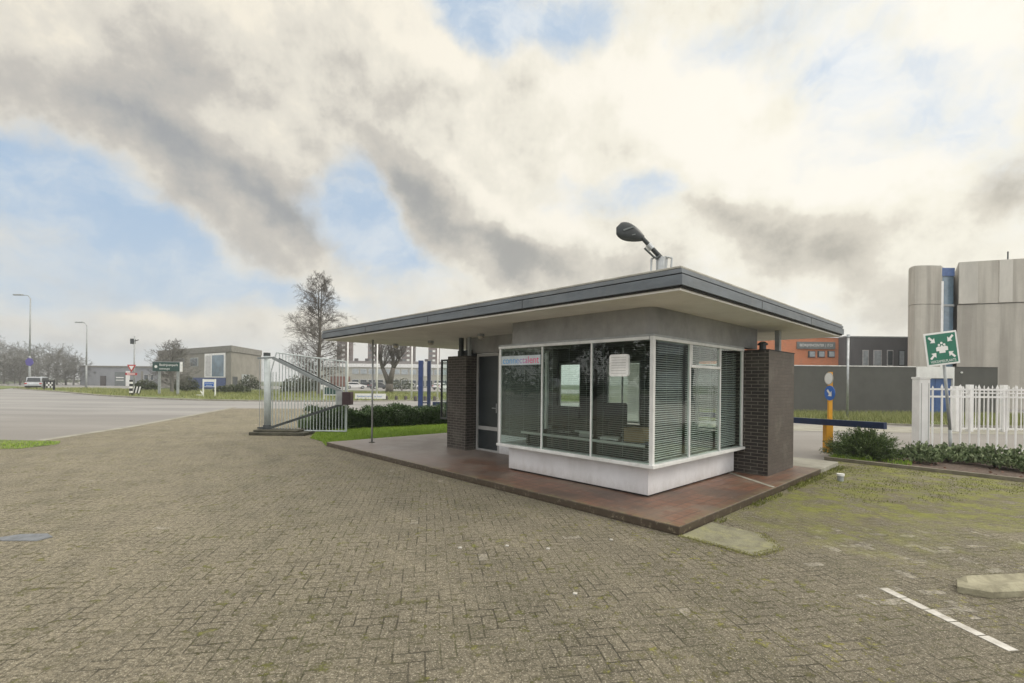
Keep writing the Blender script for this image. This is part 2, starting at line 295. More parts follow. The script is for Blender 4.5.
# ------------------------------------------------------------------ mesh helpers
class MB:
    def __init__(s): s.v = []; s.f = []
    def box(s, x0, x1, y0, y1, z0, z1):
        n = len(s.v)
        s.v += [(x0, y0, z0), (x1, y0, z0), (x1, y1, z0), (x0, y1, z0), (x0, y0, z1), (x1, y0, z1), (x1, y1, z1), (x0, y1, z1)]
        s.f += [(n, n+3, n+2, n+1), (n+4, n+5, n+6, n+7), (n, n+1, n+5, n+4), (n+1, n+2, n+6, n+5), (n+2, n+3, n+7, n+6), (n+3, n, n+4, n+7)]
        return s
    def prism(s, pts, z0, z1):
        n = len(s.v); k = len(pts)
        a = sum(pts[i][0]*pts[(i+1) % k][1]-pts[(i+1) % k][0]*pts[i][1] for i in range(k))
        if a < 0: pts = pts[::-1]
        s.v += [(p[0], p[1], z0) for p in pts]+[(p[0], p[1], z1) for p in pts]
        s.f += [tuple(n+i for i in range(k))[::-1], tuple(n+k+i for i in range(k))]+[(n+i, n+(i+1) % k, n+k+(i+1) % k, n+k+i) for i in range(k)]
        return s
    def sheet(s, pts, z):
        n = len(s.v); k = len(pts)
        a = sum(pts[i][0]*pts[(i+1) % k][1]-pts[(i+1) % k][0]*pts[i][1] for i in range(k))
        if a < 0: pts = pts[::-1]
        s.v += [(p[0], p[1], z) for p in pts]; s.f.append(tuple(range(n, n+k))); return s
    def tube(s, p, q, r0, r1=None, k=8, caps=True):
        if r1 is None: r1 = r0
        p, q = Vector(p), Vector(q); d = (q-p)
        if d.length < 1e-6: return s
        d.normalize(); u = d.orthogonal().normalized(); w = d.cross(u); n = len(s.v)
        for c, r in ((p, r0), (q, r1)):
            for i in range(k):
                a = 2*PI*i/k; s.v.append(tuple(c+u*(r*math.cos(a))+w*(r*math.sin(a))))
        for i in range(k): s.f.append((n+i, n+(i+1) % k, n+k+(i+1) % k, n+k+i))
        if caps: s.f += [tuple(n+i for i in range(k))[::-1], tuple(n+k+i for i in range(k))]
        return s
    def bar(s, p, q, w, h, up=(0, 0, 1)):   # rectangular bar
        p, q = Vector(p), Vector(q); d = (q-p).normalized(); u = d.cross(Vector(up)).normalized(); v = u.cross(d); n = len(s.v)
        for c in (p, q):
            for a, b in ((-1, -1), (1, -1), (1, 1), (-1, 1)): s.v.append(tuple(c+u*(a*w/2)+v*(b*h/2)))
        s.f += [(n, n+1, n+2, n+3)[::-1], (n+4, n+5, n+6, n+7)]+[(n+i, n+(i+1) % 4, n+4+(i+1) % 4, n+4+i) for i in range(4)]
        return s
    def lathe(s, prof, c=(0, 0, 0), k=20):
        n = len(s.v)
        for r, z in prof:
            for i in range(k): a = 2*PI*i/k; s.v.append((c[0]+r*math.cos(a), c[1]+r*math.sin(a), c[2]+z))
        for j in range(len(prof)-1):
            for i in range(k): s.f.append((n+j*k+i, n+j*k+(i+1) % k, n+(j+1)*k+(i+1) % k, n+(j+1)*k+i))
        s.f += [tuple(n+i for i in range(k))[::-1], tuple(n+(len(prof)-1)*k+i for i in range(k))]
        return s
    def leaf(s, c, d, l, w):
        c, d = Vector(c), Vector(d).normalized(); u = d.cross(Vector((random.gauss(0, 1), random.gauss(0, 1), random.gauss(0, 1)))).normalized(); n = len(s.v)
        s.v += [tuple(c-u*w*.15), tuple(c+d*l*.5-u*w*.5), tuple(c+d*l), tuple(c+d*l*.5+u*w*.5)]; s.f.append((n, n+1, n+2, n+3)); return s
    def blade(s, c, h, w, lean=.35):
        a = random.random()*2*PI; n = len(s.v); dx, dy = math.cos(a)*w/2, math.sin(a)*w/2; lx, ly = random.gauss(0, lean)*h, random.gauss(0, lean)*h
        s.v += [(c[0]-dx, c[1]-dy, c[2]), (c[0]+dx, c[1]+dy, c[2]), (c[0]+lx, c[1]+ly, c[2]+h)]; s.f.append((n, n+1, n+2)); return s
    def build(s, name, mat, parent=None, bevel=0, smooth=False, loc=None):
        me = bpy.data.meshes.new(name); me.from_pydata(s.v, [], s.f); me.update()
        if smooth:
            for p in me.polygons: p.use_smooth = True
        o = bpy.data.objects.new(name, me); COL.objects.link(o); me.materials.append(MT[mat] if isinstance(mat, str) else mat)
        if parent is not None: o.parent = parent
        if loc: o.location = loc
        if bevel:
            b = o.modifiers.new('bevel', 'BEVEL'); b.width = bevel; b.segments = 2; b.limit_method = 'ANGLE'
        return o
def thing(name, label, cat, loc=(0, 0, 0), rz=0, group=None):
    o = bpy.data.objects.new(name, None); COL.objects.link(o); o.empty_display_size = .2
    o.location = loc; o.rotation_euler = (0, 0, rz); o['label'] = label; o['category'] = cat
    if group: o['group'] = group
    return o
def tag(o, label=None, cat=None, group=None, kind=None):
    for k, v in (('label', label), ('category', cat), ('group', group), ('kind', kind)):
        if v: o[k] = v
    return o
def struct(o): o['kind'] = 'structure'; return o
def copy_tree(o, parent=None):
    c = o.copy(); COL.objects.link(c)
    if parent is not None: c.parent = parent
    for ch in list(o.children): copy_tree(ch, c)
    return c
def text(name, body, size, mat, parent, loc, rot, ext=.002, w=None, align='CENTER'):
    cu = bpy.data.curves.new(name, 'FONT'); cu.body = body; cu.size = size; cu.extrude = ext; cu.align_x = align; cu.align_y = 'CENTER'
    cu.materials.append(MT[mat]); o = bpy.data.objects.new(name, cu); COL.objects.link(o); o.parent = parent; o.location = loc; o.rotation_euler = rot
    bpy.context.view_layer.update(); dg = bpy.context.evaluated_depsgraph_get()
    me = bpy.data.meshes.new_from_object(o.evaluated_get(dg)); bpy.data.objects.remove(o)
    o = bpy.data.objects.new(name, me); COL.objects.link(o); o.parent = parent; o.location = loc; o.rotation_euler = rot
    if w: o.scale = (w, 1, 1)
    return o
def inpoly(x, y, P):
    c = False; j = len(P)-1
    for i in range(len(P)):
        if (P[i][1] > y) != (P[j][1] > y) and x < (P[j][0]-P[i][0])*(y-P[i][1])/(P[j][1]-P[i][1])+P[i][0]: c = not c
        j = i
    return c
def grass(name, poly, n, h, mat, z=0, w=.012, clump=None):
    mb = MB(); xs = [p[0] for p in poly]; ys = [p[1] for p in poly]; k = 0; tr = 0
    while k < n and tr < n*8:
        tr += 1
        x, y = random.uniform(min(xs), max(xs)), random.uniform(min(ys), max(ys))
        if not inpoly(x, y, poly): continue
        if clump and (math.sin(x*clump+math.sin(y*clump*1.3)*1.7)+math.sin(y*clump*.8+1.3)) < random.uniform(-1.6, 1.2): continue
        mb.blade((x, y, z), h*random.uniform(.4, 1.25), w*random.uniform(.7, 1.4)); k += 1
    return tag(mb.build(name, mat), kind='stuff')

# ------------------------------------------------------------------ booth frame of reference
BYAW = math.radians(43.432); BC = Vector((1.786, 5.055, 0))
def W(a, b, z=0):   # booth-local to world
    return Vector((BC.x+a*math.cos(BYAW)-b*math.sin(BYAW), BC.y+a*math.sin(BYAW)+b*math.cos(BYAW), z))

# ================================================================== SETTING: GROUND
struct(MB().sheet([(-590, -75), (590, -75), (590, 590), (-590, 590)], -.03).build('ground', 'hill'))
struct(MB().sheet([(-75, -40), (90, -40), (90, 30), (70, 46), (30, 56), (-30, 58), (-52, 62), (-70, 100), (-150, 190), (-165, 180), (-95, 70), (-75, 50)], -.008).build('road', 'asphalt'))
struct(MB().sheet([(-70, 92), (10, 78), (40, 90), (40, 130), (-70, 130)], -.012).build('parking_lot', 'asphalt'))
pav = [(-16, -8), (18, -8), (18, -2.5), (8.78, 8.19), (6.99, 10.27), tuple(W(6.6, 0)[:2]), tuple(W(6.6, 9.2)[:2]), (-5.2, 15.2), (-7.2, 16.5), (-11.5, 27.4), (-15.75, 26.7), (-12.62, 15.83), (-11.9, 12.1), (-16, 12.2)]
struct(MB().sheet(pav, 0).build('paving', 'paving'))
def strip(pts, w, z, name, mat, h=None):
    mb = MB()
    for p, q in zip(pts, pts[1:]):
        p, q = Vector(p), Vector(q); d = (q-p).normalized(); u = Vector((-d.y, d.x))*w/2
        if h: mb.prism([p-u, q-u, q+u, p+u], z, z+h)
        else: mb.sheet([tuple(p-u), tuple(q-u), tuple(q+u), tuple(p+u)], z)
    return mb.build(name, mat)
struct(strip([(-11.95, 12.0), (-12.66, 15.83), (-15.75, 26.7), (-16.2, 28)], .26, .004, 'kerb_strip', 'kerb'))
# left grass patch
lg = [(-17, 10.6), (-12.2, 10.4), (-11.0, 10.7), (-10.9, 11.5), (-11.3, 12.0), (-11.9, 12.15), (-17, 12.2)]
struct(MB().sheet(lg, .006).build('grass_patch', 'grass'))
tag(grass('grass', lg, 5000, .05, 'blade', clump=2.2), 'bright green grass patch at the edge of the left paving')
# far verge island
vp = [G(14, 388.8), G(40, 390.6), G(60, 392), G(100, 395.6), G(150, 398.6), G(200, 400.4), G(250, 401.2), G(330, 401.6), G(390, 401.3), G(440, 400.8), (2, 40), (12, 41), (12, 60), (-20, 66), (-45, 64), (-58, 72), G(24, 388.0)]
struct(MB().prism(vp, -.02, .05).build('verge', 'grass'))
struct(strip(vp[:12], .3, -.02, 'verge_kerb', 'kerb', .12))
tag(grass('rough_grass', vp, 26000, .30, 'bladedry', .05, .05, .5), 'rough pale grass on the verge across the road')
fv = [(-150, 95), (-78, 68), (-70, 72), (-84, 90), (-160, 175)]
struct(MB().prism([G(-60, 389), G(0, 389.2), G(14, 388.0), G(24, 386.9), G(0, 386), G(-60, 386)], -.02, .05).build('far_verge', 'grass'))
# lawn behind the platform
lawn = [G(310, 438.5), G(322, 441.8), tuple(W(-.02, 9.2)[:2]), tuple(W(6.6, 9.2)[:2]), tuple(W(7.0, 12.0)[:2]), (-1.0, 19.3), (-6.2, 15.4), (-5.9, 14.4)]
struct(MB().sheet(lawn, .008).build('lawn', 'grass'))
tag(grass('lawn_grass', lawn, 42000, .07, 'blade', .008, .012), 'bright green lawn behind the platform')
# right side: grass strip at the wall, pavement, kerb, soil bed
rs = [G(735, 421), G(800, 422), G(860, 423.5), G(915, 426), (34, 19.0), (34, 26.4), (7, 26.4), (7, 21.6)]
struct(MB().prism(rs, -.02, .04).build('wall_verge', 'grass'))
tag(grass('tall_grass', rs, 30000, .30, 'bladedry', .04, .03, 1.3), 'pale unmown grass along the foot of the dark wall')
struct(strip([rs[0], rs[1], rs[2], rs[3], rs[4]], .15, -.02, 'wall_verge_kerb', 'kerb', .09))
struct(MB().sheet([(5.2, 17.5), (30, 15.6), (30, 18.0), (5.2, 20.2)], .0).build('footpath', 'kerb'))
kl = [(6.85, 10.45), (7.85, 9.3), (8.78, 8.19), (12.4, 3.9)]
struct(strip(kl, .09, -.01, 'kerb_edge', 'kerbmoss', .075))
bed = [(6.95, 10.42), (7.92, 9.35), (8.85, 8.22), (12.5, 3.95), (16, 6), (16, 11.6), (9.6, 11.6), (7.6, 11.3)]
struct(MB().sheet(bed, .012).build('planting_bed', 'soil'))
tag(grass('moss', [(6.2, 9.2), (7.0, 10.3), (7.95, 9.3), (8.9, 8.2), (12.0, 4.3), (11.6, 3.9), (8.3, 7.5), (6.0, 6.6), (4.6, 6.6), (5.0, 8.0)], 6000, .02, 'bladeoliv', 0, .010, 5.1), 'olive moss and weeds growing over the pavers before the kerb')
tag(grass('bed_weeds', [(7.0, 10.5), (7.92, 9.5), (8.3, 9.9), (7.6, 11.1)], 3500, .10, 'blade', .012, .012, 2.1), 'bright weeds at the foot of the juniper bush')
# edging moss along the platform's right side
e0, e1, e2, e3 = W(.8, -.0), W(6.5, -.0), W(6.5, -.16), W(.8, -.10)
tag(grass('edge_moss', [tuple(p[:2]) for p in (e0, e1, e2, e3)], 5000, .05, 'bladeoliv', 0, .01, 6), 'moss along the right edge of the platform')
# fallen leaves
mb = MB()
for i in range(260):
    a, b = random.uniform(7.9, 11.5), random.uniform(5, 10); 
    if inpoly(a, b, bed): mb.leaf((a, b, .02+random.random()*.02), (random.gauss(0, 1), random.gauss(0, 1), .1), .06, .045)
tag(mb.build('fallen_leaves', M('dry_leaf', (.14, .075, .05), .8)), 'dry brown leaves lying on the soil bed', kind='stuff')

# ================================================================== GUARD BOOTH
booth = thing('gatehouse', 'small flat roofed gatehouse with corner window box and wide canopy on a red brown platform', 'gatehouse', BC, BYAW)
P = booth
plat = MB().box(0, 5.3, 0, 9.19, 0, .10).build('platform', 'slab', P, bevel=.012)
MB().box(5.303, 6.62, .02, 9.19, 0, .085).build('side_slab', 'kerb', P, bevel=.01)
js = MB().prism([(2.86, .02), (2.95, .02), (3.80, 1.16), (3.71, 1.16)], .099, .104).build('joint_strip', 'kerb', plat)
# window box base
MB().prism([(.914, .914), (3.70, .914), (3.70, 1.10), (1.10, 1.10), (1.10, 3.62), (.914, 3.62)], .126, .535).build('base_wall', 'base_white', P)
MB().prism([(.94, .94), (3.72, .94), (3.72, 1.05), (1.05, 1.05), (1.05, 3.6), (.94, 3.6)], .0995, .128).build('shadow_gap', 'dark', P)
MB().box(1.101, 2.03, 3.52, 3.62, .1, .535).build('base_return_wall', 'base_white', P)
# window frame (front: plane a=.775; side: plane b=.775)
A0, BL, AR = .775, 3.767, 3.752; Z0, Z1 = .557, 2.225; FW = .042
def casing():
    mb = MB()
    mb.box(A0-.03, A0+.12, A0-.03, BL, Z0-.045, Z0).box(A0+.121, AR, A0-.03, A0+.12, Z0-.045, Z0)     # sill
    MB().box(A0, A0+.06, A0+.07, BL, Z1-FW, Z1).box(A0, AR, A0, A0+.06, Z1-FW, Z1-.001).build('window_head', 'frame', P, bevel=.004)
    return mb.build('window_sill', 'frame', P, bevel=.004)
fr = casing()
cap = MB().prism([(A0+.004, A0+.004), (AR, A0+.004), (AR, 1.2), (1.2, 1.2), (1.2, BL-.004), (A0+.004, BL-.004)], Z1+.001, Z1+.028).build('box_cap', 'greysteel', P)
MB().box(A0-.002, A0+.052, A0-.002, A0+.052, Z0, Z1).build('corner_post', 'frame', P, bevel=.004)
for b in (1.78, 2.75, BL-.034): MB().box(A0+.015, A0+.048, b-.012, b+(.012 if b < 3 else .034), Z0, Z1-FW).build('mullion', 'frame', P, bevel=.003)
for a in (1.82, 2.84, AR-.034): MB().box(a-.014, a+(.014 if a < 3.5 else .034), A0+.012, A0+.05, Z0, Z1-FW).build('mullion', 'frame', P, bevel=.003)
MB().box(1.835, 2.825, A0+.005, A0+.052, 1.85, 1.89).build('transom', 'frame', P, bevel=.003)
MB().box(1.835, 1.86, A0+.005, A0+.049, 1.891, Z1-FW-.002).build('sash_frame', 'frame', P); MB().box(2.80, 2.825, A0+.005, A0+.049, 1.891, Z1-FW-.002).build('sash_frame', 'frame', P)
fb = [(A0+.053, 1.767), (1.793, 2.737), (2.763, BL-.047)]
fa = [(A0+.053, 1.805), (1.835, 2.825), (2.855, AR-.05)]
def blinds(mb, along, lo, hi, c, z0=.60, z1=2.15, dz=.030, tilt=.0028, w=.022):
    z = z0
    while z < z1:
        n = len(mb.v); zz = z+random.gauss(0, .0012)
        if along == 'b': mb.v += [(c, lo, zz-tilt), (c+w, lo, zz+tilt), (c+w, hi, zz+tilt), (c, hi, zz-tilt)]
        else: mb.v += [(lo, c, zz-tilt), (hi, c, zz-tilt), (hi, c+w, zz+tilt), (lo, c+w, zz+tilt)]
        mb.f.append((n, n+1, n+2, n+3)); z += dz
    for q in (.12, .5, .88):
        p = lo+(hi-lo)*q
        if along == 'b': mb.box(c+.010, c+.012, p, p+.002, z0, z1)
        else: mb.box(p, p+.002, c+.010, c+.012, z0, z1)
    return mb
for lo, hi in fb:
    MB().box(A0+.028, A0+.034, lo, hi, Z0, Z1-FW).build('window_pane', 'glass', P)
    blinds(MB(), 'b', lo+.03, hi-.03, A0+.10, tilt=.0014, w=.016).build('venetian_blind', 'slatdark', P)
for i, (lo, hi) in enumerate(fa):
    MB().box(lo, hi, A0+.028, A0+.034, Z0, Z1-FW).build('window_pane', 'glass', P)
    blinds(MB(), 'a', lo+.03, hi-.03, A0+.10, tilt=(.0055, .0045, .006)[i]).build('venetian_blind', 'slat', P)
# left end pane of the window box
MB().box(A0+.065, 1.97, BL-.034, BL-.028, Z0, Z1-FW).build('window_pane', 'glass', P)
MB().box(1.97, 2.028, BL-.05, BL, Z0-.045, Z1).build('mullion', 'frame', P); MB().box(A0+.125, 1.969, BL-.05, BL, Z1-FW, Z1).build('head_rail', 'frame', P); MB().box(A0+.125, 1.969, BL-.05, BL, Z0-.045, Z0).build('sill_rail', 'frame', P)
# upper wall with rounded corner
def arcpts(cx, cy, r, n=8): return [(cx-r*math.cos(t), cy-r*math.sin(t)) for t in [PI/2*i/n for i in range(n+1)]]
r = .16; outer = [(.80, 3.45)]+arcpts(.80+r, .80+r, r)[0:]+[(4.4, .80)]
inner = [(4.4, .95)]+[(.95, .95)]+[(.95, 3.45)]
MB().prism(outer+inner, Z1+.03, 2.615).build('upper_wall', 'upper', P)
MB().box(.951, 2.03, 3.30, 3.449, Z1+.03, 2.615).build('upper_wall', 'upper', P)
MB().box(2.03, 2.18, 3.30, 6.3, Z1+.03, 2.615).build('door_head_wall', 'upper', P)
# door wall
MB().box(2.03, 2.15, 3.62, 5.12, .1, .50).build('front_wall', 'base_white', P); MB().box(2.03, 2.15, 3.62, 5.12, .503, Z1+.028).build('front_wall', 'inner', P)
d0, d1 = 5.13, 5.90
door = MB().box(2.06, 2.10, d0+.05, d1-.05, .14, .56).box(2.06, 2.10, d0+.05, d1-.05, .64, 2.18).build('door', 'doorpanel', P)
MB().box(2.03, 2.12, d0-.01, d0+.05, .1, 2.24).box(2.03, 2.12, d1-.05, d1, .1, 2.24).box(2.031, 2.119, d0+.05, d1-.05, 2.18, 2.239).box(2.032, 2.118, d0+.05, d1-.05, .10, .14).build('frame', 'greyframe', door)
MB().box(2.045, 2.11, d0+.05, d1-.05, .56, .64).build('kick_rail', 'greyframe', door)
MB().box(2.035, 2.059, d0+.09, d0+.11, .95, 1.15).tube((2.02, d0+.10, 1.05), (2.02, d0+.22, 1.05), .01).build('handle', 'steel', door)
# left pillar
MB().box(1.736, 2.9, 5.905, 6.59, .1, 2.19).build('brick_pier', 'brick_r', P)
MB().box(1.85, 1.93, 6.25, 6.33, 2.19, 2.61).box(1.95, 2.3, 6.05, 6.5, 2.191, 2.33).build('roof_support', 'darksteel', P)
MB().box(1.86, 1.92, 5.96, 6.02, 2.19, 2.61).build('roof_support', 'greysteel', P)
# right brick wall
MB().box(3.754, 5.058, .39, 1.25, .1, 2.19).build('brick_pier', 'brick', P)
MB().box(3.757, 5.055, .385, .3895, .101, 2.189).build('side_facing', 'brick_flush', P)
MB().box(3.742, 5.07, .378, 1.262, 2.19, 2.205).build('pier_cap', 'dark', P)
MB().box(4.81, 4.91, .56, .64, 2.205, 2.615).build('roof_support', 'greysteel', P)
MB().tube((4.15, .62, 2.205), (4.15, .62, 2.31), .055, k=14).tube((4.15, .62, 2.31), (4.15, .62, 2.33), .085, .085, k=14).tube((4.15, .62, 2.33), (4.15, .62, 2.37), .085, .03, k=14).build('flue', 'darksteel', P)
# back and side walls, with windows
bw = MB(); X0, X1 = 4.28, 4.4
ops = [(1.35, 1.9), (3.12, 4.0), (4.75, 5.45)]
ys = [1.251]+[v for o_ in ops for v in o_]+[6.3]
for i in range(0, len(ys), 2): bw.box(X0, X1, ys[i], ys[i+1], .1, 2.613)
for lo, hi in ops: bw.box(X0, X1, lo, hi, .1, .72).box(X0, X1, lo, hi, 2.1, 2.613)
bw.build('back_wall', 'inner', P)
for lo, hi in ops:
    f = MB().box(X0+.03, X0+.08, lo, lo+.04, .75, 2.1).box(X0+.03, X0+.08, hi-.04, hi, .75, 2.1).box(X0+.03, X0+.08, lo+.04, hi-.04, .75, .79).box(X0+.03, X0+.08, lo+.04, hi-.04, 2.06, 2.1).build('back_window', 'frame', P)
    MB().box(X0+.05, X0+.056, lo+.04, hi-.04, .79, 2.06).build('pane', 'frosted' if 2 < lo < 4 else 'glass', f)
MB().box(2.9, 4.28, 5.95, 6.2, .1, 2.613).build('end_wall', 'brick_r', P)
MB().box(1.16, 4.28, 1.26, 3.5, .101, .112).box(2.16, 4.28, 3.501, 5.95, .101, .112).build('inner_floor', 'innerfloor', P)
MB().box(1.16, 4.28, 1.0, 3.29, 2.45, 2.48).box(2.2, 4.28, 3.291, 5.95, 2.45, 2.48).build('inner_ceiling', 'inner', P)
# open casement beyond the left pier
ow = MB().box(1.88, 1.92, 6.80, 6.835, .72, 2.14).box(1.88, 1.92, 7.04, 7.075, .72, 2.14).box(1.88, 1.92, 6.835, 7.04, 2.10, 2.14).box(1.88, 1.92, 6.835, 7.04, .72, .76).build('open_casement', 'darksteel', P)
MB().box(1.897, 1.903, 6.835, 7.04, .76, 2.10).build('pane', 'glass', ow); MB().box(1.90, 1.93, 6.59, 6.80, .9, .93).build('hinge_arm', 'darksteel', ow); MB().box(1.90, 1.93, 6.59, 6.80, 1.95, 1.98).build('hinge_arm', 'darksteel', ow)
fp = MB().box(4.2, 4.21, 3.5, 3.535, .12, 2.4).build('inner_post', 'frame', P)
# canopy roof
RX, RY = 6.87, 9.56
roof = MB().box(.05, RX-.05, .05, RY-.05, 2.615, 2.80).build('roof', 'soffit', P)
MB().box(0, RX, 0, RY, 2.66, 2.775).build('fascia', 'fascia', roof, bevel=.004)
MB().box(.025, RX-.025, .025, RY-.025, 2.64, 2.6605).build('shadow_gap', 'dark', roof)
MB().box(.028, RX-.028, .028, RY-.028, 2.7755, 2.79).build('shadow_gap', 'dark', roof)
MB().box(.012, RX-.012, .012, RY-.012, 2.79, 2.838).build('upper_trim', 'fascia2', roof, bevel=.004)
MB().box(.04, RX-.04, .04, RY-.04, 2.8385, 2.848).build('shadow_gap', 'dark', roof)
MB().box(.03, RX-.03, .03, RY-.03, 2.848, 2.872).build('roofing', 'roofing', roof, bevel=.006)
for a in (2.3, 4.6): MB().box(a, a+.008, -.003, .0, 2.662, 2.774).build('joint_cover', 'dark', roof)
for b in (2.4, 4.8, 7.2): MB().box(-.003, 0, b, b+.008, 2.662, 2.774).build('joint_cover', 'dark', roof)
for a, b in ((1.62, 5.27), (1.89, 7.53), (1.79, 9.05)):
    l = MB().lathe([(.07, 0), (.075, -.02), (.075, -.05)][::-1], (a, b, 2.615)).build('ceiling_lamp', 'greysteel', roof)
    MB().lathe([(.03, -.11), (.06, -.09), (.07, -.051)], (a, b, 2.615)).build('lamp_glass', 'bulb', l, smooth=True)
MB().tube((.81, 8.43, .105), (.81, 8.43, 2.615), .022, k=12).build('canopy_post', 'steel', P, smooth=True)
MB().tube((.81, 8.43, .1), (.81, 8.43, .108), .075, k=16).build('post_foot', 'pebbleconc', P)
# vent grille on the front glass
vg = MB().prism([(x*.15, y*.15) for x, y in [(-1, -.8), (-.94, -.94), (-.8, -1), (.8, -1), (.94, -.94), (1, -.8), (1, .8), (.94, .94), (.8, 1), (-.8, 1), (-.94, .94), (-1, .8)]], 0, .04).build('vent_grille', 'cap', P)
vg.location = (A0+.026, 1.295, 1.855); vg.rotation_euler = (PI/2, 0, -PI/2)
s_ = MB()
for k in range(7): s_.box(-.115, .115, -.11+k*.036, -.105+k*.036, .0405, .043)
s_.build('louvre', 'greyframe', vg)
# sticker
st = MB().box(0, .93, 0, .155, 0, .004).build('window_sticker', 'stickerw', P); st.location = (A0+.024, 3.715, 1.90); st.rotation_euler = (PI/2, 0, -PI/2)
text('lettering', 'connectalent', .165, 'grad', st, (.04, .075, .006), (0, 0, 0), .0005, 1.0, 'LEFT')

# interior furniture
desk = thing('desk', 'long white edged desk behind the corner window of the gatehouse', 'desk', W(0, 0, .112), BYAW)
dt_ = MB().box(1.206, 1.95, 1.14, 3.62, .60, .635).build('desk_top', 'chairm', desk); MB().box(1.195, 1.2055, 1.14, 3.62, .60, .637).build('white_edge', 'deskm', dt_)
MB().box(1.26, 1.90, 1.20, 1.24, 0, .60).build('leg', 'chairm', desk); MB().box(1.26, 1.90, 3.50, 3.54, 0, .60).build('leg', 'chairm', desk)
MB().box(1.30, 1.32, 1.24, 3.50, .05, .598).build('modesty_panel', 'chairm', desk)
bx = thing('cardboard_box', 'open brown cardboard box on the desk inside the corner window', 'box', W(1.50, 1.46, .748), BYAW+.15)
MB().box(-.12, .12, -.15, .15, 0, .20).build('carton', 'carton', bx); MB().box(-.22, -.12, -.15, .15, .19, .196).box(.12, .21, -.15, .15, .195, .201).build('flap', 'carton', bx)
mo = thing('computer_monitor', 'black computer monitor on the desk inside the gatehouse', 'monitor', W(1.55, 2.95, .748), BYAW)
MB().box(.0, .05, -.34, .34, .1, .46).build('screen', 'black', mo); MB().tube((.03, 0, .015), (.03, 0, .12), .02).build('stand', 'black', mo); MB().box(-.08, .12, -.12, .12, 0, .015).build('foot', 'black', mo)
m2 = thing('telephone', 'grey desk telephone beside the monitor inside the gatehouse', 'telephone', W(1.40, 2.3, .748), BYAW)
MB().prism([(-.1, -.1), (.1, -.1), (.1, .1), (-.1, .1)], 0, .05).build('base', 'greyframe', m2, bevel=.01); MB().box(-.09, -.03, -.1, .1, .051, .085).build('handset', 'slat', m2, bevel=.01)
mo2 = thing('copier', 'low black office printer on the desk right of the monitor inside the gatehouse', 'printer', W(1.62, 2.42, .748), BYAW)
MB().box(-.2, .2, -.24, .24, 0, .26).build('casing', 'black', mo2, bevel=.02); MB().box(-.21, -.201, -.15, .15, .06, .09).build('paper_slot', 'greyframe', mo2); MB().box(-.18, .05, -.15, .15, .261, .275).build('lid_panel', 'chairm', mo2)
pp = thing('paper_stack', 'loose stack of white papers on the desk beside the cardboard box', 'papers', W(1.40, 1.85, .748), BYAW+.3)
MB().box(-.1, .1, -.14, .14, 0, .03).build('bundle', 'signwhite', pp); MB().box(-.12, .09, -.10, .17, .031, .034).build('top_sheet', 'signwhite', pp)
ch = thing('office_chair', 'black office chair behind the gatehouse desk', 'chair', W(2.25, 2.42, .112), BYAW+.4)
MB().box(-.25, .25, -.25, .25, .44, .52).build('seat', 'chairm', ch, bevel=.03); MB().box(.2, .27, -.22, .22, .6, 1.15).build('backrest', 'chairm', ch, bevel=.03)
MB().tube((0, 0, .1), (0, 0, .44), .03).bar((.24, 0, .46), (.25, 0, .7), .06, .02, (0, 1, 0)).build('column', 'darksteel', ch)
lg_ = MB()
for k in range(5): a = k*2*PI/5; lg_.bar((0, 0, .1), (.3*math.cos(a), .3*math.sin(a), .06), .05, .03)
for k in range(5): a = k*2*PI/5; lg_.tube((.3*math.cos(a)-.02, .3*math.sin(a), .03), (.3*math.cos(a)+.02, .3*math.sin(a), .03), .03, k=10)
lg_.build('wheelbase', 'black', ch)

# roof lamp: old street-lamp head lying on its bracket above the corner
rb = W(1.35, .95, 2.872)
u_, w_ = ray(661, 262); D_ = 6.6; base = Vector((u_*D_, D_, 2.872))
rl = thing('roof_lamp', 'dark oval street lamp head tilted on a steel bracket above the roof corner', 'lamp', base, 0)
def rel(px, py, dd=0): return at(px, py, D_+dd)-base
MB().tube(rel(651, 262)-Vector((0, 0, .35)), rel(651.5, 259), .014).tube(rel(670, 261)-Vector((0, 0, .35)), rel(672, 258), .014).tube(rel(651.5, 259), rel(656, 256.5), .014).tube(rel(672, 258), rel(665, 256.5), .014).build('bracket', 'steel', rl)
MB().box(-.09, .07, -.08, .08, 0, .02).tube((-.02, 0, 0), rel(661, 257.5), .05, .065, 12).tube((.035, .05, 0), rel(666, 257.5, .05), .03, .03, 10).build('mount', 'steel', rl)
MB().tube(rel(661, 258), rel(641, 236.5), .034, .028, 12).build('arm', 'headdark', rl)
MB().tube(rel(655, 258, -.05), rel(644.5, 248, -.05), .014, .016, 10).tube(rel(655.5, 258.5, -.05), rel(660, 256, -.05), .02, .02, 8).build('strut', 'darksteel', rl)
MB().tube(rel(652, 249), rel(648, 244.5), .043, .043, 12).build('collar', 'steel', rl)
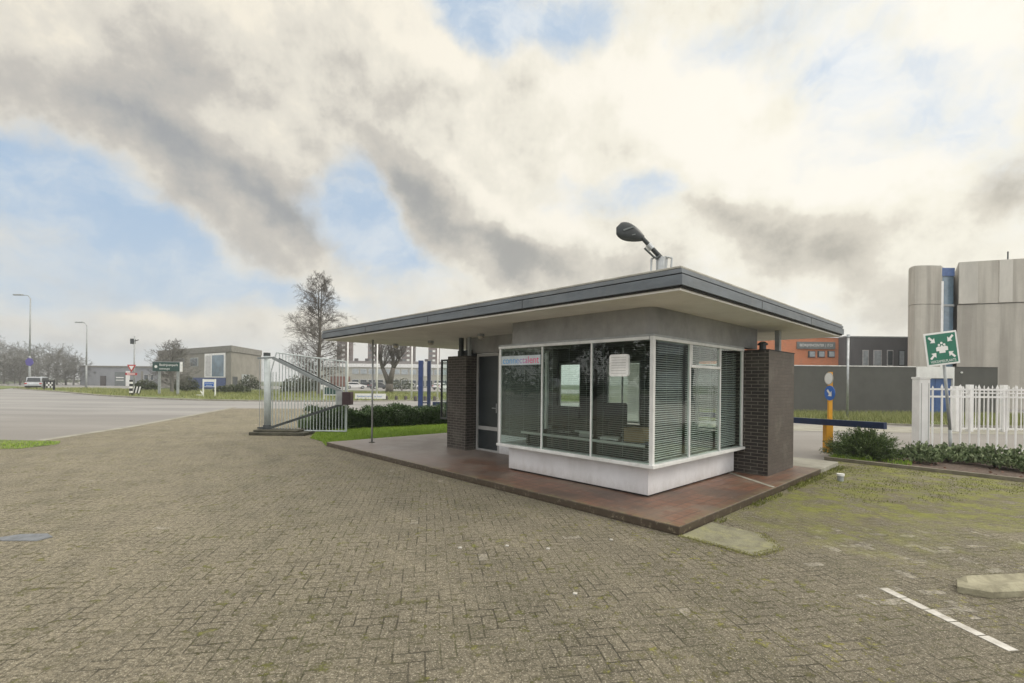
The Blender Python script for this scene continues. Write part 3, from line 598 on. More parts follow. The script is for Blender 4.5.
# head: egg-shaped shell
def head():
    c = rel(631, 231.5); tip = rel(616.3, 227.5); nk = rel(643.5, 238.5)
    ax = (nk-tip); L = ax.length; ax.normalize(); side = ax.cross(Vector((0, 1, 0))).normalized(); nrm = side.cross(ax).normalized()
    mb = MB(); K, R_ = 18, 12; rings = []
    for i in range(R_+1):
        s = i/R_; wdt = .128*(math.sin(PI*min(1, s**.62)*.93+.02)**.75) if s > 0 else 0
        wdt = max(wdt, .004 if i == 0 else (.034 if s > .9 else .03)); th = .055*math.sin(PI*min(.9, s*.8+.1))+.012*(s < .02)
        if i == 0: th = .004
        cc = tip+ax*(L*s); n = len(mb.v)
        for k in range(K): a = 2*PI*k/K; mb.v.append(tuple(cc+side*(wdt*math.cos(a))+nrm*(th*math.sin(a))))
        rings.append(n)
    for i in range(R_):
        for k in range(K): mb.f.append((rings[i]+k, rings[i]+(k+1) % K, rings[i+1]+(k+1) % K, rings[i+1]+k))
    mb.f += [tuple(rings[0]+k for k in range(K))[::-1], tuple(rings[-1]+k for k in range(K))]
    return mb.build('lamp_head', 'headdark', rl, smooth=True)
hd = head()
MB().bar(rel(623.5, 230, -.062), rel(634.5, 226.3, -.062), .004, .022).bar(rel(632, 235, -.060), rel(635.5, 234, -.060), .004, .012).build('name_plate', 'signgrey', hd)

# ================================================================== NEAR OBJECTS
cs = thing('concrete_slab', 'lichen covered concrete slab lying at the corner of the platform', 'slab', W(0, 0, 0), BYAW)
MB().prism([(.0, -.02), (-.04, -.76), (.30, -.86), (.40, -.84), (.70, -.56), (.72, -.02)], 0, .014).build('slab', 'slabconc', cs, bevel=.004)
rimp = [W(*p) for p in ((-.06, -.0), (-.10, -.80), (.32, -.92), (.42, -.88), (.76, -.58), (.76, -.45), (.66, -.52), (.38, -.79), (.28, -.81), (.0, -.72), (.04, -.0))]
tag(grass('rim_moss', [tuple(p[:2]) for p in rimp], 1500, .012, 'blademoss', .012, .009, 7.0), 'yellow green moss along the rim of the concrete slab')
ps = thing('wheel_stop', 'concrete parking wheel stop with a chamfered end', 'parking block', (3.64, 3.61, 0), math.radians(7))
MB().prism([(-.13, .14), (.02, .02), (2.0, .02), (2.0, .27), (.02, .27)], 0, .05).build('block', 'block', ps, bevel=.004)
q = MB(); n = 0
q.v = [(-.13, .14, .05), (.02, .02, .05), (2, .02, .05), (2, .27, .05), (.02, .27, .05), (-.03, .145, .07), (.06, .06, .09), (1.96, .06, .09), (1.96, .235, .09), (.06, .235, .09)]
q.f = [(0, 1, 6, 5), (1, 2, 7, 6), (2, 3, 8, 7), (3, 4, 9, 8), (4, 0, 5, 9), (5, 6, 7, 8, 9)]
q.build('crown', 'block', ps, bevel=.003)
pl = thing('parking_line', 'row of white pavers marking a parking bay by the concrete wheel stop', 'road marking', (2.965, 3.80, 0), math.radians(-173))
lm = MB()
for k in range(5): lm.box(-.036+.004*(k%2), .036, k*.180+.004, k*.180+.172, .001, .004)
lm.build('white_paver', 'line', pl)
mc = tag(MB().prism([(-.5, -.05), (-.25, -.13), (.28, -.12), (.34, .02), (.1, .13), (-.3, .1)], 0, .006).build('cover_plate', 'wet'), 'blue grey metal cover plate set in the left paving', 'cover plate'); mc.location = (*G(30, 537.5), 0); mc.scale = (.62, .9, 1)
cp = thing('plastic_pipe', 'white capped grey plastic pipe stub on the mossy pavers', 'pipe', (*G(840.5, 481), 0))
MB().tube((0, 0, 0), (0, 0, .09), .045, .045, 14).build('stub', 'greysteel', cp); MB().tube((0, 0, .09), (0, 0, .125), .058, .058, 16).build('cap', 'cap', cp)
# small pale chips on paving
for (px, py) in ((460, 548), (507, 546), (575, 594), (611, 540), (548, 549)):
    x, y = G(px, py)
    r_ = .02; tag(MB().prism([(-r_, -r_*.5), (r_*.6, -r_), (r_, r_*.5), (-r_*.3, r_)], 0, .008).build('stone_chip', 'line'), 'tiny pale stone chip on the open pavers before the gatehouse', 'stone', 'stone chips scattered on the paving').location = (x, y, .001)

# gate ---------------------------------------------------------------
gx, gy = G(267, 434)
gb = thing('gate_plinth', 'dark mossy concrete plinth under the gate post', 'plinth', (gx+.05, gy, 0), math.radians(-3))
MB().prism([(-.36, -.42), (1.25, -.36), (1.28, .30), (-.40, .45)], 0, .09).prism([(-.30, -.30), (1.0, -.26), (1.0, .25), (-.30, .38)], .09, .15).build('concrete', 'pebbleconc', gb, bevel=.02)
gate = thing('swing_gate', 'grey steel gate leaf with a V brace and maroon counterweight on a thick post', 'gate', (gx, gy, .15), 0)
D0 = gy
def gp(px, py, D=D0): return at(px, py, D)-Vector((gx, gy, .15))
MB().tube((0, 0, 0), gp(267, 356), .088, k=20).build('post', 'post', gate, smooth=True)
MB().tube(gp(267, 356), gp(267, 352.8), .095, k=20).build('post_cap', 'darksteel', gate)
MB().tube((0, 0, 0), (0, 0, .12), .13, .11, 16).build('foot', 'darksteel', gate)
GD = D0+.12
tl, tr, bl, br_ = gp(276.5, 352.6, GD), gp(346.5, 361.8, GD), gp(270.5, 430, GD), gp(346.3, 431.3, GD)
gl_ = gp(271, 372, GD)
MB().tube(tl, tr, .020).tube(tr, br_, .022).tube(bl, br_, .022).tube(tl, gl_, .018).tube(gl_, bl, .018).build('leaf_frame', 'post', gate)
nb = 24
for k in range(nb):
    s = (k+.6)/(nb); xb = bl.lerp(br_, s); st_ = (xb.x-tl.x)/(tr.x-tl.x); tp = tl.lerp(tr, max(0, st_)) if st_ > 0 else gl_
    MB().tube((xb.x, xb.y, xb.z), (xb.x, tp.y, tp.z), .0135, k=6).build('bar', 'post', gate)
for px in (259.5, 262): MB().tube(gp(px, 430), gp(px, 359), .008, k=6).build('side_rod', 'greysteel', gate)
GF = D0-.12
MB().bar(gp(257.5, 358.2, GF), gp(273.5, 357.6, GF), .03, .05).bar(gp(273, 357.8, GF), gp(343, 392.5, GF), .05, .085).build('upper_brace', 'bracegrey', gate)
MB().bar(gp(257.5, 427.8, GF), gp(270, 428, GF), .03, .05).bar(gp(268, 428.5, GF), gp(343, 404, GF), .05, .07).build('lower_brace', 'darksteel', gate)
th_ = MB(); a_, b_ = gp(279, 358.3, GF+.1), gp(341, 388.8, GF+.1); th_.bar(a_, b_, .03, .03)
for k in range(26): c_ = a_.lerp(b_, k/26); th_.bar(c_, c_+Vector((.05, 0, -.075)), .02, .025, (0, 1, 0))
th_.build('toothed_rack', 'darksteel', gate)
MB().box(*(lambda a, b: (a.x, b.x, a.y-.09, a.y+.09, b.z, a.z))(gp(337.5, 391.5, GF), gp(343.5, 405, GF))).build('weight_holder', 'greysteel', gate, bevel=.01)
MB().box(*(lambda a, b: (a.x, b.x, a.y-.14, a.y+.14, b.z, a.z))(gp(343.6, 391.8, GF), gp(351.8, 404.8, GF))).build('counterweight', 'maroon', gate, bevel=.012)

# foliage helpers ------------------------------------------------------
def foliage(n, fn, l, w, mb=None, updir=.4):
    mb = mb or MB()
    for _ in range(n):
        p, d = fn(); d = Vector(d)+Vector((random.gauss(0, .6), random.gauss(0, .6), random.gauss(updir, .5))); s = random.uniform(.6, 1.3)
        mb.leaf(p, d, l*s, w*s)
    return mb
# hedge
h0, h1 = Vector((-6.55, 15.3, 0)), Vector((-1.2, 19.4, 0)); hd_ = (h1-h0).normalized(); hn = Vector((hd_.y, -hd_.x, 0)); HL = (h1-h0).length
def hedge_pt():
    s = random.random()*HL; t = random.random()
    bumpy = .06*math.sin(s*2.7)+.05*math.sin(s*6.1+1)+.03*math.sin(s*13)
    a = random.random()
    if a < .55: y = .55+bumpy*1.2-abs(random.gauss(0, .07)); z = random.random()**.8*(.58+bumpy); n = (hn.x, hn.y, .2)
    else: y = random.uniform(-.55, .55); z = .62+bumpy+random.gauss(0, .05)-abs(random.gauss(0, .05)); n = (0, 0, 1)
    return h0+hd_*s+hn*y+Vector((0, 0, max(.03, z))), n
hg = thing('clipped_hedge', 'low dark green clipped hedge between the lawn and the road', 'hedge', h0)
mb = foliage(26000, hedge_pt, .06, .035); mb.v = [tuple(Vector(v)-h0) for v in mb.v]; mb.build('leaves', 'leafhedge', hg)
mb = MB()
for k in range(24):
    p = hd_*(HL*(k+.5)/24)
    for j in range(6): mb.tube(p, p+Vector((random.uniform(-.25, .25), random.uniform(-.3, .3), random.uniform(.3, .55))), .012, .004, 5)
mb.build('stems', 'bark', hg)
core = MB()
for k in range(26):
    c = hd_*(HL*(k+.5)/26); core.lathe([(.15, .02), (.40, .12), (.43, .35), (.33, .50), (.12, .55)], tuple(c), 10)
core.build('inner_foliage', 'leafhedge', hg)
# juniper
jb = Vector((7.85, 10.65, 0)); ju = thing('juniper_bush', 'spreading dark green juniper bush below the navy barrier beam', 'bush', jb)
mb = MB(); sm = MB()
for k in range(460):
    a = random.random()*2*PI; el = math.radians(random.uniform(6, 85))**1.0; R_ = random.uniform(.55, 1.0)
    d = Vector((math.cos(a)*math.cos(el)*.95, math.sin(a)*math.cos(el)*.8, math.sin(el)*.66+.02))*R_
    sm.tube((0, 0, .02), d*.8, .007, .003, 4, False)
    for j in range(75):
        s = random.uniform(.35, 1.0); p = d*s+Vector((random.gauss(0, .02), random.gauss(0, .02), random.gauss(0, .02)+.02))
        mb.leaf(p, d.normalized()+Vector((random.gauss(0, .5), random.gauss(0, .5), random.gauss(.15, .4))), random.uniform(.035, .07), .014)
mb.build('needles', 'leafjun', ju); sm.build('stems', 'bark', ju)
# ivy shrubs at the fence
def shrub(x, y, rx, ry, h, label, n=1500):
    t = thing('low_shrub', label, 'shrub', (x, y, .01), 0, 'variegated shrubs at the foot of the white fence')
    def pt():
        a = random.random()*2*PI; r_ = math.sqrt(random.random()); z = h*(1-.6*r_**2)*(1+.25*math.sin(a*3+x*5))*random.uniform(.3, 1.0)
        return Vector((rx*r_*math.cos(a), ry*r_*math.sin(a), z)), (math.cos(a)*.5, math.sin(a)*.5, .8)
    foliage(n, pt, .07, .045).build('leaves', 'leafivy', t)
    s = MB()
    for k in range(26):
        a = random.random()*2*PI; s.tube((0, 0, 0), (rx*.8*math.cos(a)*random.random(), ry*.8*math.sin(a)*random.random(), h*random.uniform(.6, 1.15)), .006, .003, 4)
    s.build('stems', 'bark', t)
for (px, py, rx, h, l) in ((930, 465, .30, .36, 'variegated shrub at the foot of the white gate pillar'), (959, 464, .33, .30, 'variegated shrub under the green assembly sign'), (980, 463, .24, .30, 'small variegated shrub just right of the tilted sign post'), (1007, 470, .33, .38, 'dense variegated shrub below the white pickets near the right edge'), (1036, 474, .36, .38, 'variegated shrub half out of the picture at the right edge')):
    x, y = G(px, py); shrub(x, y+.25, rx, .4, h, l)
x, y = G(941, 462); shrub(x, y+.4, .2, .2, .24, 'thin variegated shrub between the gate pillar and the sign post', 1200)

# barrier -------------------------------------------------------------
b1 = Vector((G(884.8, 425.8, .78)[0], G(884.8, 425.8, .78)[1], .78)); 
e1 = at(884.8, 425.8, 10.3); e2 = at(797, 421.2, 12.2); e3 = e1+(e2-e1)*3.2; e3.z = e1.z+(e2.z-e1.z)*2.0
bar_ = thing('barrier_beam', 'long navy blue barrier beam across the entrance behind the gatehouse', 'barrier', (e1.x, e1.y, 0))
O_ = Vector((e1.x, e1.y, 0))
MB().bar(e1-O_, e3-O_, .10, .145).build('beam', 'navy', bar_, bevel=.006)
MB().bar(e1-O_+(e1-e2).normalized()*.012, e1-O_, .102, .147).build('end_cap', 'navy', bar_)
f3 = Vector((e3.x, e3.y, 0))-O_
MB().tube(f3, f3+Vector((0, 0, e3.z-.07)), .09, k=14).build('pivot_post', 'yellow', bar_)
px_, py_ = G(827.7, 452); yp = thing('sign_post', 'yellow orange post with blue arrow sign and a faded round plate', 'sign post', (px_, py_, 0)); Dp = py_
op = Vector((px_, py_, 0))
zt = at(827.7, 424, Dp).z; MB().box(-.085, .085, -.07, .07, 0, zt).build('thick_base', 'yellow', yp, bevel=.008)
MB().box(-.0, .085, -.03, .03, zt, at(828, 372, Dp).z).build('upper_post', 'yellow', yp)
def disc(mb, c, r, th, nrm=(0, -1, 0), sx=1): return mb.tube(Vector(c), Vector(c)+Vector(nrm).normalized()*th, r, r, 24)
nd = Vector((-1, -.04, 0)).normalized()
c1 = at(828.3, 393, Dp)-op+Vector((0, -.06, 0)); bs = disc(MB(), c1, .18, .008, nd).build('blue_sign', 'signblue', yp); disc(MB(), c1+nd*.0082, .165, .002, nd).build('sign_face', 'signblue', bs)
sd = Vector((-nd.y, nd.x, 0)); sd = Vector((.04, -1, 0)).normalized()
def arrow(mb, c, n_, sd, up, L, ang):
    ca, sa = math.cos(ang), math.sin(ang); ex = sd*ca+up*sa; ey = -sd*sa+up*ca
    pts = [(-.5, -.13), (.05, -.13), (.05, -.4), (.5, 0), (.05, .4), (.05, .13), (-.5, .13)]; n = len(mb.v)
    mb.v += [tuple(c+ex*(p[0]*L)+ey*(p[1]*L)) for p in pts]; mb.f.append(tuple(range(n, n+7))); return mb
arrow(MB(), c1+nd*.014, nd, sd, Vector((0, 0, 1)), .22, math.radians(-45)).build('arrow', 'signwhite', bs)
c2 = at(827.6, 378.5, Dp)-op+Vector((0, -.05, 0)); fd = disc(MB(), c2, .15, .008, nd).build('faded_sign', 'cream', yp); disc(MB(), c2+nd*.0085, .13, .002, nd).build('sign_face', 'signwhite', fd)
# silver lamp post
lx, ly = G(847.3, 420); lp_ = thing('service_pole', 'slim silver pole standing in the grass before the dark wall', 'pole', (lx, ly, 0))
MB().tube((0, 0, 0), (0, 0, at(847, 337, ly).z), .055, .045, 12).build('pole', 'steel', lp_, smooth=True); MB().tube((0, 0, at(847, 337, ly).z), (0, 0, at(847, 334.5, ly).z), .08, .06, 12).build('top_cap', 'steel', lp_)
MB().box(-.12, .12, -.1, .1, 0, .12).build('foot', 'kerb', lp_)

# boundary wall ---------------------------------------------------------
wl = thing('boundary_wall', 'long dark grey rendered wall with thin white coping behind the grass', 'wall', (13, 26.6, 0))
wt = 2.72
MB().box(-6.5, 9.45, 0, .25, 0, wt).build('wall', 'wall', wl); MB().box(-6.5, 9.45, -.03, .28, wt, wt+.05).build('coping', 'coping', wl)
wgx = 22.46
gd = thing('wall_gateway', 'white lintel and blue double door in the dark boundary wall', 'gateway', (wgx, 26.6, 0))
MB().box(0, .25, -.04, .29, 0, 2.75).box(2.02, 2.10, -.04, .29, 0, 2.75).build('jamb', 'white', gd); MB().box(.251, 2.019, -.04, .29, 2.12, 2.76).build('lintel', 'white', gd)
for k in range(2): MB().box(.26+k*.88, 1.12+k*.88, .06, .12, .06, 2.11).build('door', 'blue', gd)
w2 = thing('side_wall', 'short dark wall panel right of the blue door behind the white pickets', 'wall', (24.6, 26.6, 0))
MB().box(0, 2.4, 0, .25, 0, 2.75).build('wall', 'wall', w2); MB().box(0, 2.4, -.02, .27, 2.75, 2.77).build('coping', 'wall', w2); MB().tube((.35, -.02, 2.45), (.35, -.08, 2.45), .05).build('lamp', 'cap', w2)

# white fence ------------------------------------------------------------
def picket_fence(x0, y0, x1, y1, h, zb, n, name, label, pr=.014, posts=(), rails=(.1, 1.5, 1.62)):
    t = thing(name, label, 'fence', (x0, y0, 0), math.atan2(y1-y0, x1-x0)); L = math.hypot(x1-x0, y1-y0)
    rm = MB()
    for z in rails: MB().box(0, L, -.018, .018, z-.022, z+.022).build('rail', 'white', t)
    for k in range(n):
        x = L*(k+.5)/n; mb = MB(); hh = h+(.0 if k % 2 else -.04)
        mb.box(x-pr, x+pr, -pr, pr, zb, hh)
        m_ = len(mb.v); mb.v += [(x-pr*1.9, -pr, hh), (x+pr*1.9, -pr, hh), (x+pr*1.9, pr, hh), (x-pr*1.9, pr, hh), (x, 0, hh+.09)]
        mb.f += [(m_, m_+1, m_+4), (m_+1, m_+2, m_+4), (m_+2, m_+3, m_+4), (m_+3, m_, m_+4), (m_, m_+3, m_+2, m_+1)]
        mb.build('picket', 'white', t)
    for x, w, hh in posts: MB().box(x-w/2, x+w/2, -w/2, w/2, 0, hh).build('post', 'white', t, bevel=.006)
    return t
fy = 11.35; fx0 = at(928, 400, fy).x; 
picket_fence(fx0, fy, fx0+5.2, fy+.15, 1.60, .07, 23, 'picket_fence', 'near white steel picket fence running right from the gate pillar', rails=(.12, at(940, 396.6, fy).z, at(940, 389.2, fy).z))
gpx = at(921, 400, fy).x
pil = thing('gate_pillar', 'thick white gate pillar at the start of the white fence', 'pillar', (gpx, fy, 0))
MB().box(-.135, .115, -.12, .10, 0, at(921, 379, fy).z).build('shaft', 'white', pil, bevel=.01); MB().box(-.145, .125, -.13, .11, at(921, 379, fy).z, at(921, 377, fy).z).build('cap', 'white', pil)
hm = MB()
for z in (.35, .95, 1.42): hm.box(.12, .19, -.03, .03, z, z+.06)
hm.build('hinge', 'greysteel', pil); MB().box(-.10, -.085, -.123, -.119, .1, 1.7).box(.07, .085, -.123, -.119, .1, 1.7).build('edge_trim', 'greyframe', pil)
fy2 = 17.6; fx2 = at(953, 400, fy2).x
picket_fence(fx2, fy2, fx2+6.2, fy2+.1, 1.62, .05, 40, 'picket_fence', 'farther white picket fence seen behind the near one', .012, posts=((.12, .24, 1.66), (.62, .16, 1.72), (1.9, .16, 1.72), (3.6, .16, 1.72)), rails=(.1, 1.28, 1.42))
# assembly sign
Ds = 10.9; sx, sy = at(951, 452, Ds).x, Ds
sg = thing('assembly_sign', 'green and white assembly point sign tilted on a leaning grey post', 'sign', (sx, sy, 0)); os_ = Vector((sx, sy, 0))
ft = Vector((0, 0, 0)); tp = at(943.5, 358, Ds)-os_
MB().tube(ft, at(950, 430, Ds)-os_, .035, k=12).tube(at(950, 430, Ds)-os_, tp, .030, k=12).build('post', 'greysteel', sg, smooth=True)
cc = at(941.6, 348.5, Ds-.06)-os_; ang = math.radians(8); yw = 0
sb = MB().box(-.375, .375, -.006, .006, -.375, .375).build('backplate', 'signwhite', sg, bevel=.003); sb.location = cc; sb.rotation_euler = (0, -ang, 0)
gf_ = MB().box(-.335, .335, -.009, -.0065, -.335, .335).build('green_field', 'signgreen', sb)
upz = Vector((0, 0, 1)); sX = Vector((1, 0, 0))
for (x, z, a) in ((-.21, .21, -45), (.21, .21, -135), (-.21, -.15, 45), (.21, -.15, 135)): arrow(MB(), Vector((x, -.011, z)), None, sX, upz, .19, math.radians(a)).build('arrow', 'signwhite', sb)
pm = MB()
for (x, z) in ((-.06, .085), (0, .125), (.06, .085)): pm.tube((x, -.0095, z), (x, -.012, z), .027, k=14)
n = len(pm.v); P_ = [(-.135, .03), (-.085, .055), (-.03, .045), (0, .085), (.03, .045), (.085, .055), (.135, .03), (.135, -.05), (.07, -.05), (.07, -.10), (-.07, -.10), (-.07, -.05), (-.135, -.05)]
pm.v.extend([(a, -.012, b) for a, b in P_]); pm.f.append(tuple(range(n, n+len(P_))))
pm.build('people_symbol', 'signwhite', sb)
text('lettering', 'VERZAMELPLAATS', .082, 'signwhite', sb, (0, -.0105, -.288), (PI/2, 0, 0), .0008, .86)

# ================================================================== RIGHT BACKGROUND BUILDINGS
# concrete office
cb = thing('concrete_building', 'tall weathered concrete building with rounded corner and narrow blue glazing', 'building', (29.5, 38, 0))
def bp(px, D): return (at(px, 385, D)-Vector((29.5, 38, 0))).xy
zc = at(925, 265.5, 38).z; zs = at(925, 304, 38).z
arc = [tuple(at(px_, 385, 38+dd).xy-Vector((29.5, 38))) for px_, dd in ((908.5, 12), (907.3, 1.5), (908.2, .9), (910.5, .45), (914, .15), (920, 0), (930, -.05), (939.5, 0))]
c0 = Vector((arc[-1][0], 3.2))
low = arc+[(c0.x+6, 5), (arc[0][0]+6, 12)]
MB().prism(low, 0, zs-.02).build('corner_tower', 'concrete', cb)
sc_ = lambda P_, d: [(x+(-d if x < c0.x-.5 else 0), y-d if y < 7 else y-abs(d)) for x, y in P_]
MB().prism(sc_(low, .03), zs, zc).build('upper_panel', 'concrete', cb)
gx0, gx1 = at(941.5, 385, 38).x-29.5, at(956.5, 385, 38).x-29.5
MB().box(gx0, gx1, .35, .6, 0, zc-.15).build('glazing', 'bluepane', cb); MB().box(gx0-.02, gx0+.18, .1, .349, 3, zc-1.2).build('mullion', 'white', cb); MB().box(gx0, gx1, .25, .349, zs-.12, zs+.05).build('transom', 'greysteel', cb); MB().box(gx0, gx1, .25, .349, zc-.75, zc-.1).build('head_panel', 'blue', cb)
w0 = gx1; zr = at(957, 262.5, 38).z
wing = [(w0, .0), (w0+9, -3.2), (w0+20, -3.2), (w0+20, 9), (w0+7.5, 9)]
MB().prism(wing, 0, zs-.05).build('wing', 'concrete', cb); MB().prism([(x, y-.08) for x, y in wing[:3]]+wing[3:], zs, zr).build('upper_wing', 'concrete', cb)
dpt = Vector((9, -3.2)).normalized(); nn = Vector((-3.2, -9)).normalized()
for s0, s1 in ((.02, 1.2), (2.5, 3.3), (4.6, 5.5)):
    a_, b_ = Vector((w0, -.08))+dpt*s0, Vector((w0, -.08))+dpt*s1; MB().prism([a_, b_, b_+nn*.05, a_+nn*.05], zs+.02, zr-.02).build('pilaster', 'palecon', cb)
a_, b_ = Vector((w0, 0))+dpt*5.7, Vector((w0, 0))+dpt*8.5
for z in (zs-3.2, zs-8.0): MB().prism([a_+nn*.05, b_+nn*.05, b_+nn*.35, a_+nn*.35], z-.15, z).build('balcony_slab', 'darksteel', cb); MB().prism([a_-nn*.3, b_-nn*.3, b_+nn*.02, a_+nn*.02], z, z+2.0).build('dark_opening', 'pane', cb)
MB().tube((w0+5.0, 1, zr), (w0+5.0, 1, zr+1.2), .05).build('antenna', 'darksteel', cb)
# orange building
Do = 48; ob = thing('orange_building', 'orange brick building with a grey name band and three small windows', 'building', (30, Do, 0))
def xb(px, D, X0): return at(px, 385, D).x-X0
x0, x1 = xb(700, Do, 30), xb(844.5, Do, 30); zt0 = at(840, 338, Do).z; 
MB().box(x0, x1, 0, 10, 0, zt0).build('wall', 'orange', ob); MB().box(x0, x1+.02, -.06, 10, zt0, zt0+.15).build('parapet', 'whiteroof', ob)
for px in (811, 820.5, 830.5):
    xx = xb(px, Do, 30); z0_, z1_ = at(px, 357.5, Do).z, at(px, 351, Do).z
    f = MB().box(xx-.35, xx+.35, -.08, 0, z0_, z1_).build('window', 'darksteel', ob); MB().box(xx-.22, xx+.30, -.10, -.081, z0_+.08, z1_-.05).build('pane', 'panelight', f)
xa, xc = xb(796, Do, 30), xb(834, Do, 30); z0_, z1_ = at(815, 349, Do).z, at(815, 342, Do).z
sn = MB().box(xa, xc, -.14, -.001, z0_, z1_).build('name_band', 'signgrey', ob); text('lettering', 'BEDRIJVENCENTER | 17-21', .36, 'signwhite', sn, ((xa+xc)/2, -.15, (z0_+z1_)/2), (PI/2, 0, 0), .004, .8)
# dark grey building
gg = thing('grey_building', 'dark grey building with four tall pale windows left of the concrete building', 'building', (37, Do-1, 0))
x0, x1 = xb(845, Do-1, 37), xb(912, Do-1, 37); zt1 = at(870, 337.5, Do-1).z
MB().box(x0, x1, 0, 9, 0, zt1).build('wall', 'greyfac', gg); MB().box(x0-.05, x1, -.05, 9, zt1, zt1+.12).build('parapet', 'greysteel', gg)
for i, (p0, p1) in enumerate(((862, 868), (873, 881), (886.5, 892.5), (898, 904))):
    z0_, z1_ = at(p0, 366, Do-1).z, at(p0, 350, Do-1).z; f = MB().box(xb(p0, Do-1, 37), xb(p1, Do-1, 37), -.06, 0, z0_, z1_).build('window', 'winframe' if i < 3 else 'darksteel', gg)
    MB().box(xb(p0+.7, Do-1, 37), xb(p1-.7, Do-1, 37), -.08, -.061, z0_+.1, z1_-.1).build('pane', 'panelight' if i != 2 else 'pane', f)
rb_ = thing('round_bush', 'clipped round bush top showing over the dark wall', 'bush', (*at(804.5, 385, 33).xy, 0))
def rpt():
    a, e = random.random()*2*PI, math.acos(1-2*random.random()); r_ = 1.05*random.uniform(.88, 1.03)
    return Vector((r_*math.cos(a)*math.sin(e), r_*math.sin(a)*math.sin(e), 2.05+.85*r_*math.cos(e))), (math.cos(a), math.sin(a), math.cos(e))
foliage(9000, rpt, .11, .07).build('leaves', 'leafround', rb_); MB().tube((0, 0, 0), (0, 0, 1.8), .08).build('trunk', 'bark', rb_); 
mb = MB(); mb.lathe([(.1, 1.2), (.75, 1.6), (.9, 2.05), (.75, 2.5), (.1, 2.85)], (0, 0, 0), 14); mb.build('inner_foliage', 'leafround', rb_, smooth=True)

# ================================================================== LEFT MIDDLE GROUND
def base_at(px, py): x, y = G(px, py); return x, y
# street lamps
def street_lamp(px, top, D, arm, label):
    x = at(px, 385, D).x; H = at(px, top, D).z
    t = thing('street_lamp', label, 'street lamp', (x, D, 0), 0, 'street lamps along the far road')
    MB().tube((0, 0, 0), (0, 0, H*.35), .14, .11, 10).tube((0, 0, H*.35), (0, 0, H-.5), .11, .07, 10).build('pole', 'greysteel', t, smooth=True)
    MB().tube((0, 0, H-.5), (-.35, 0, H-.08), .06, .05, 8).tube((-.35, 0, H-.08), (-arm, 0, H), .05, .045, 8).build('arm', 'greysteel', t)
    MB().prism([(-arm-1.2, -.14), (-arm+.1, -.18), (-arm+.1, .18), (-arm-1.2, .14)], H-.08, H+.1).build('lamp_head', 'greysteel', t, bevel=.03)
    return t
sl = street_lamp(29.5, 295, 68, 1.2, 'tall street lamp at the far left with a purple sign on its pole')
MB().tube((.12, -.14, at(29, 362, 68).z), (.12, -.18, at(29, 362, 68).z), .62, .62, 6).build('road_sign', M('violet_blue_sign', (.11, .09, .32), .4), sl)
street_lamp(86.2, 322.5, 75, .6, 'shorter street lamp left of the camera mast')
# fingerboard / barrier at the verge tip
x, y = at(49, 385, 60).x, 60
bz = thing('roadside_barrier', 'black framed barrier with white chequered panel beside the parked car', 'barrier', (x, y, .04))
MB().tube((-.6, 0, 0), (-.6, 0, 1.2), .11, k=8).build('post', 'black', bz); MB().tube((.62, 0, 0), (.62, 0, 1.25), .11, k=8).build('post', 'black', bz); MB().box(-.6, .62, -.05, .05, 1.05, 1.2).build('rail', 'black', bz)
cm = MB()
for i in range(4):
    for j in range(3):
        if (i+j) % 2: cm.box(-.35+i*.22, -.13+i*.22, -.02, .0, .3+j*.24, .54+j*.24)
cm.build('white_check', 'signwhite', bz); MB().box(-.36, .54, .001, .03, .28, 1.05).build('panel', 'black', bz)
# camera mast with yield sign
Dm = 45; x = at(134, 385, Dm).x; mt = thing('camera_mast', 'camera mast with a yield sign and red plate on the verge', 'mast', (x, Dm, .04)); om = Vector((x, Dm, .04)); 
H = at(135, 336.5, Dm).z
MB().tube((0, 0, 0), (0, 0, H), .07, .05, 10).build('pole', 'greysteel', mt, smooth=True)
MB().box(-.30, .0, -.14, .14, H-.75, H-.25).tube((-.1, 0, H-.6), (-.32, 0, H-.42), .11, .11, 10).tube((.05, 0, H-.45), (.4, 0, H-.35), .05, .04).build('camera_head', 'darksteel', mt)
yz = at(133, 369, Dm).z; yx = -.18
mb = MB(); mb.v = [(yx-.42, -.10, yz+.36), (yx+.42, -.10, yz+.36), (yx, -.10, yz-.36), (yx-.42, -.08, yz+.36), (yx+.42, -.08, yz+.36), (yx, -.08, yz-.36)]; mb.f = [(0, 2, 1), (3, 4, 5), (0, 1, 4, 3), (1, 2, 5, 4), (2, 0, 3, 5)]
ysn = mb.build('yield_sign', 'red', mt); mb = MB(); mb.v = [(yx-.24, -.105, yz+.25), (yx+.24, -.105, yz+.25), (yx, -.105, yz-.16)]; mb.f = [(0, 2, 1)]; mb.build('sign_face', 'signwhite', ysn)
MB().box(-.75, .35, -.10, -.08, yz-.62, yz-.40).build('red_plate', 'red', mt); MB().box(-.60, .18, -.105, -.101, yz-.55, yz-.47).build('white_band', 'signwhite', mt)
x = at(131, 385, Dm-1).x; sp_ = thing('striped_post', 'black and white banded post at the foot of the camera mast', 'post', (x, Dm-1, .04))
MB().box(-.09, .09, -.09, .09, 0, 1.45).build('post', 'black', sp_)
mb = MB(); 
for k in range(3): mb.box(-.093, .093, -.093, .093, .25+k*.42, .43+k*.42)
mb.build('white_band', 'signwhite', sp_)
x = at(136, 385, Dm-.8).x; ck = thing('chevron_board', 'low black and white chevron board right of the banded post', 'sign', (x, Dm-.8, .04))
MB().box(-.4, .4, 0, .04, .2, .85).build('board', 'black', ck); mb = MB()
for k in range(3): xx = -.38+k*.28; mb.v += [(xx, -.01, .22), (xx+.14, -.01, .22), (xx+.30, -.01, .84), (xx+.16, -.01, .84)]; n = len(mb.v); mb.f.append((n-4, n-3, n-2, n-1))
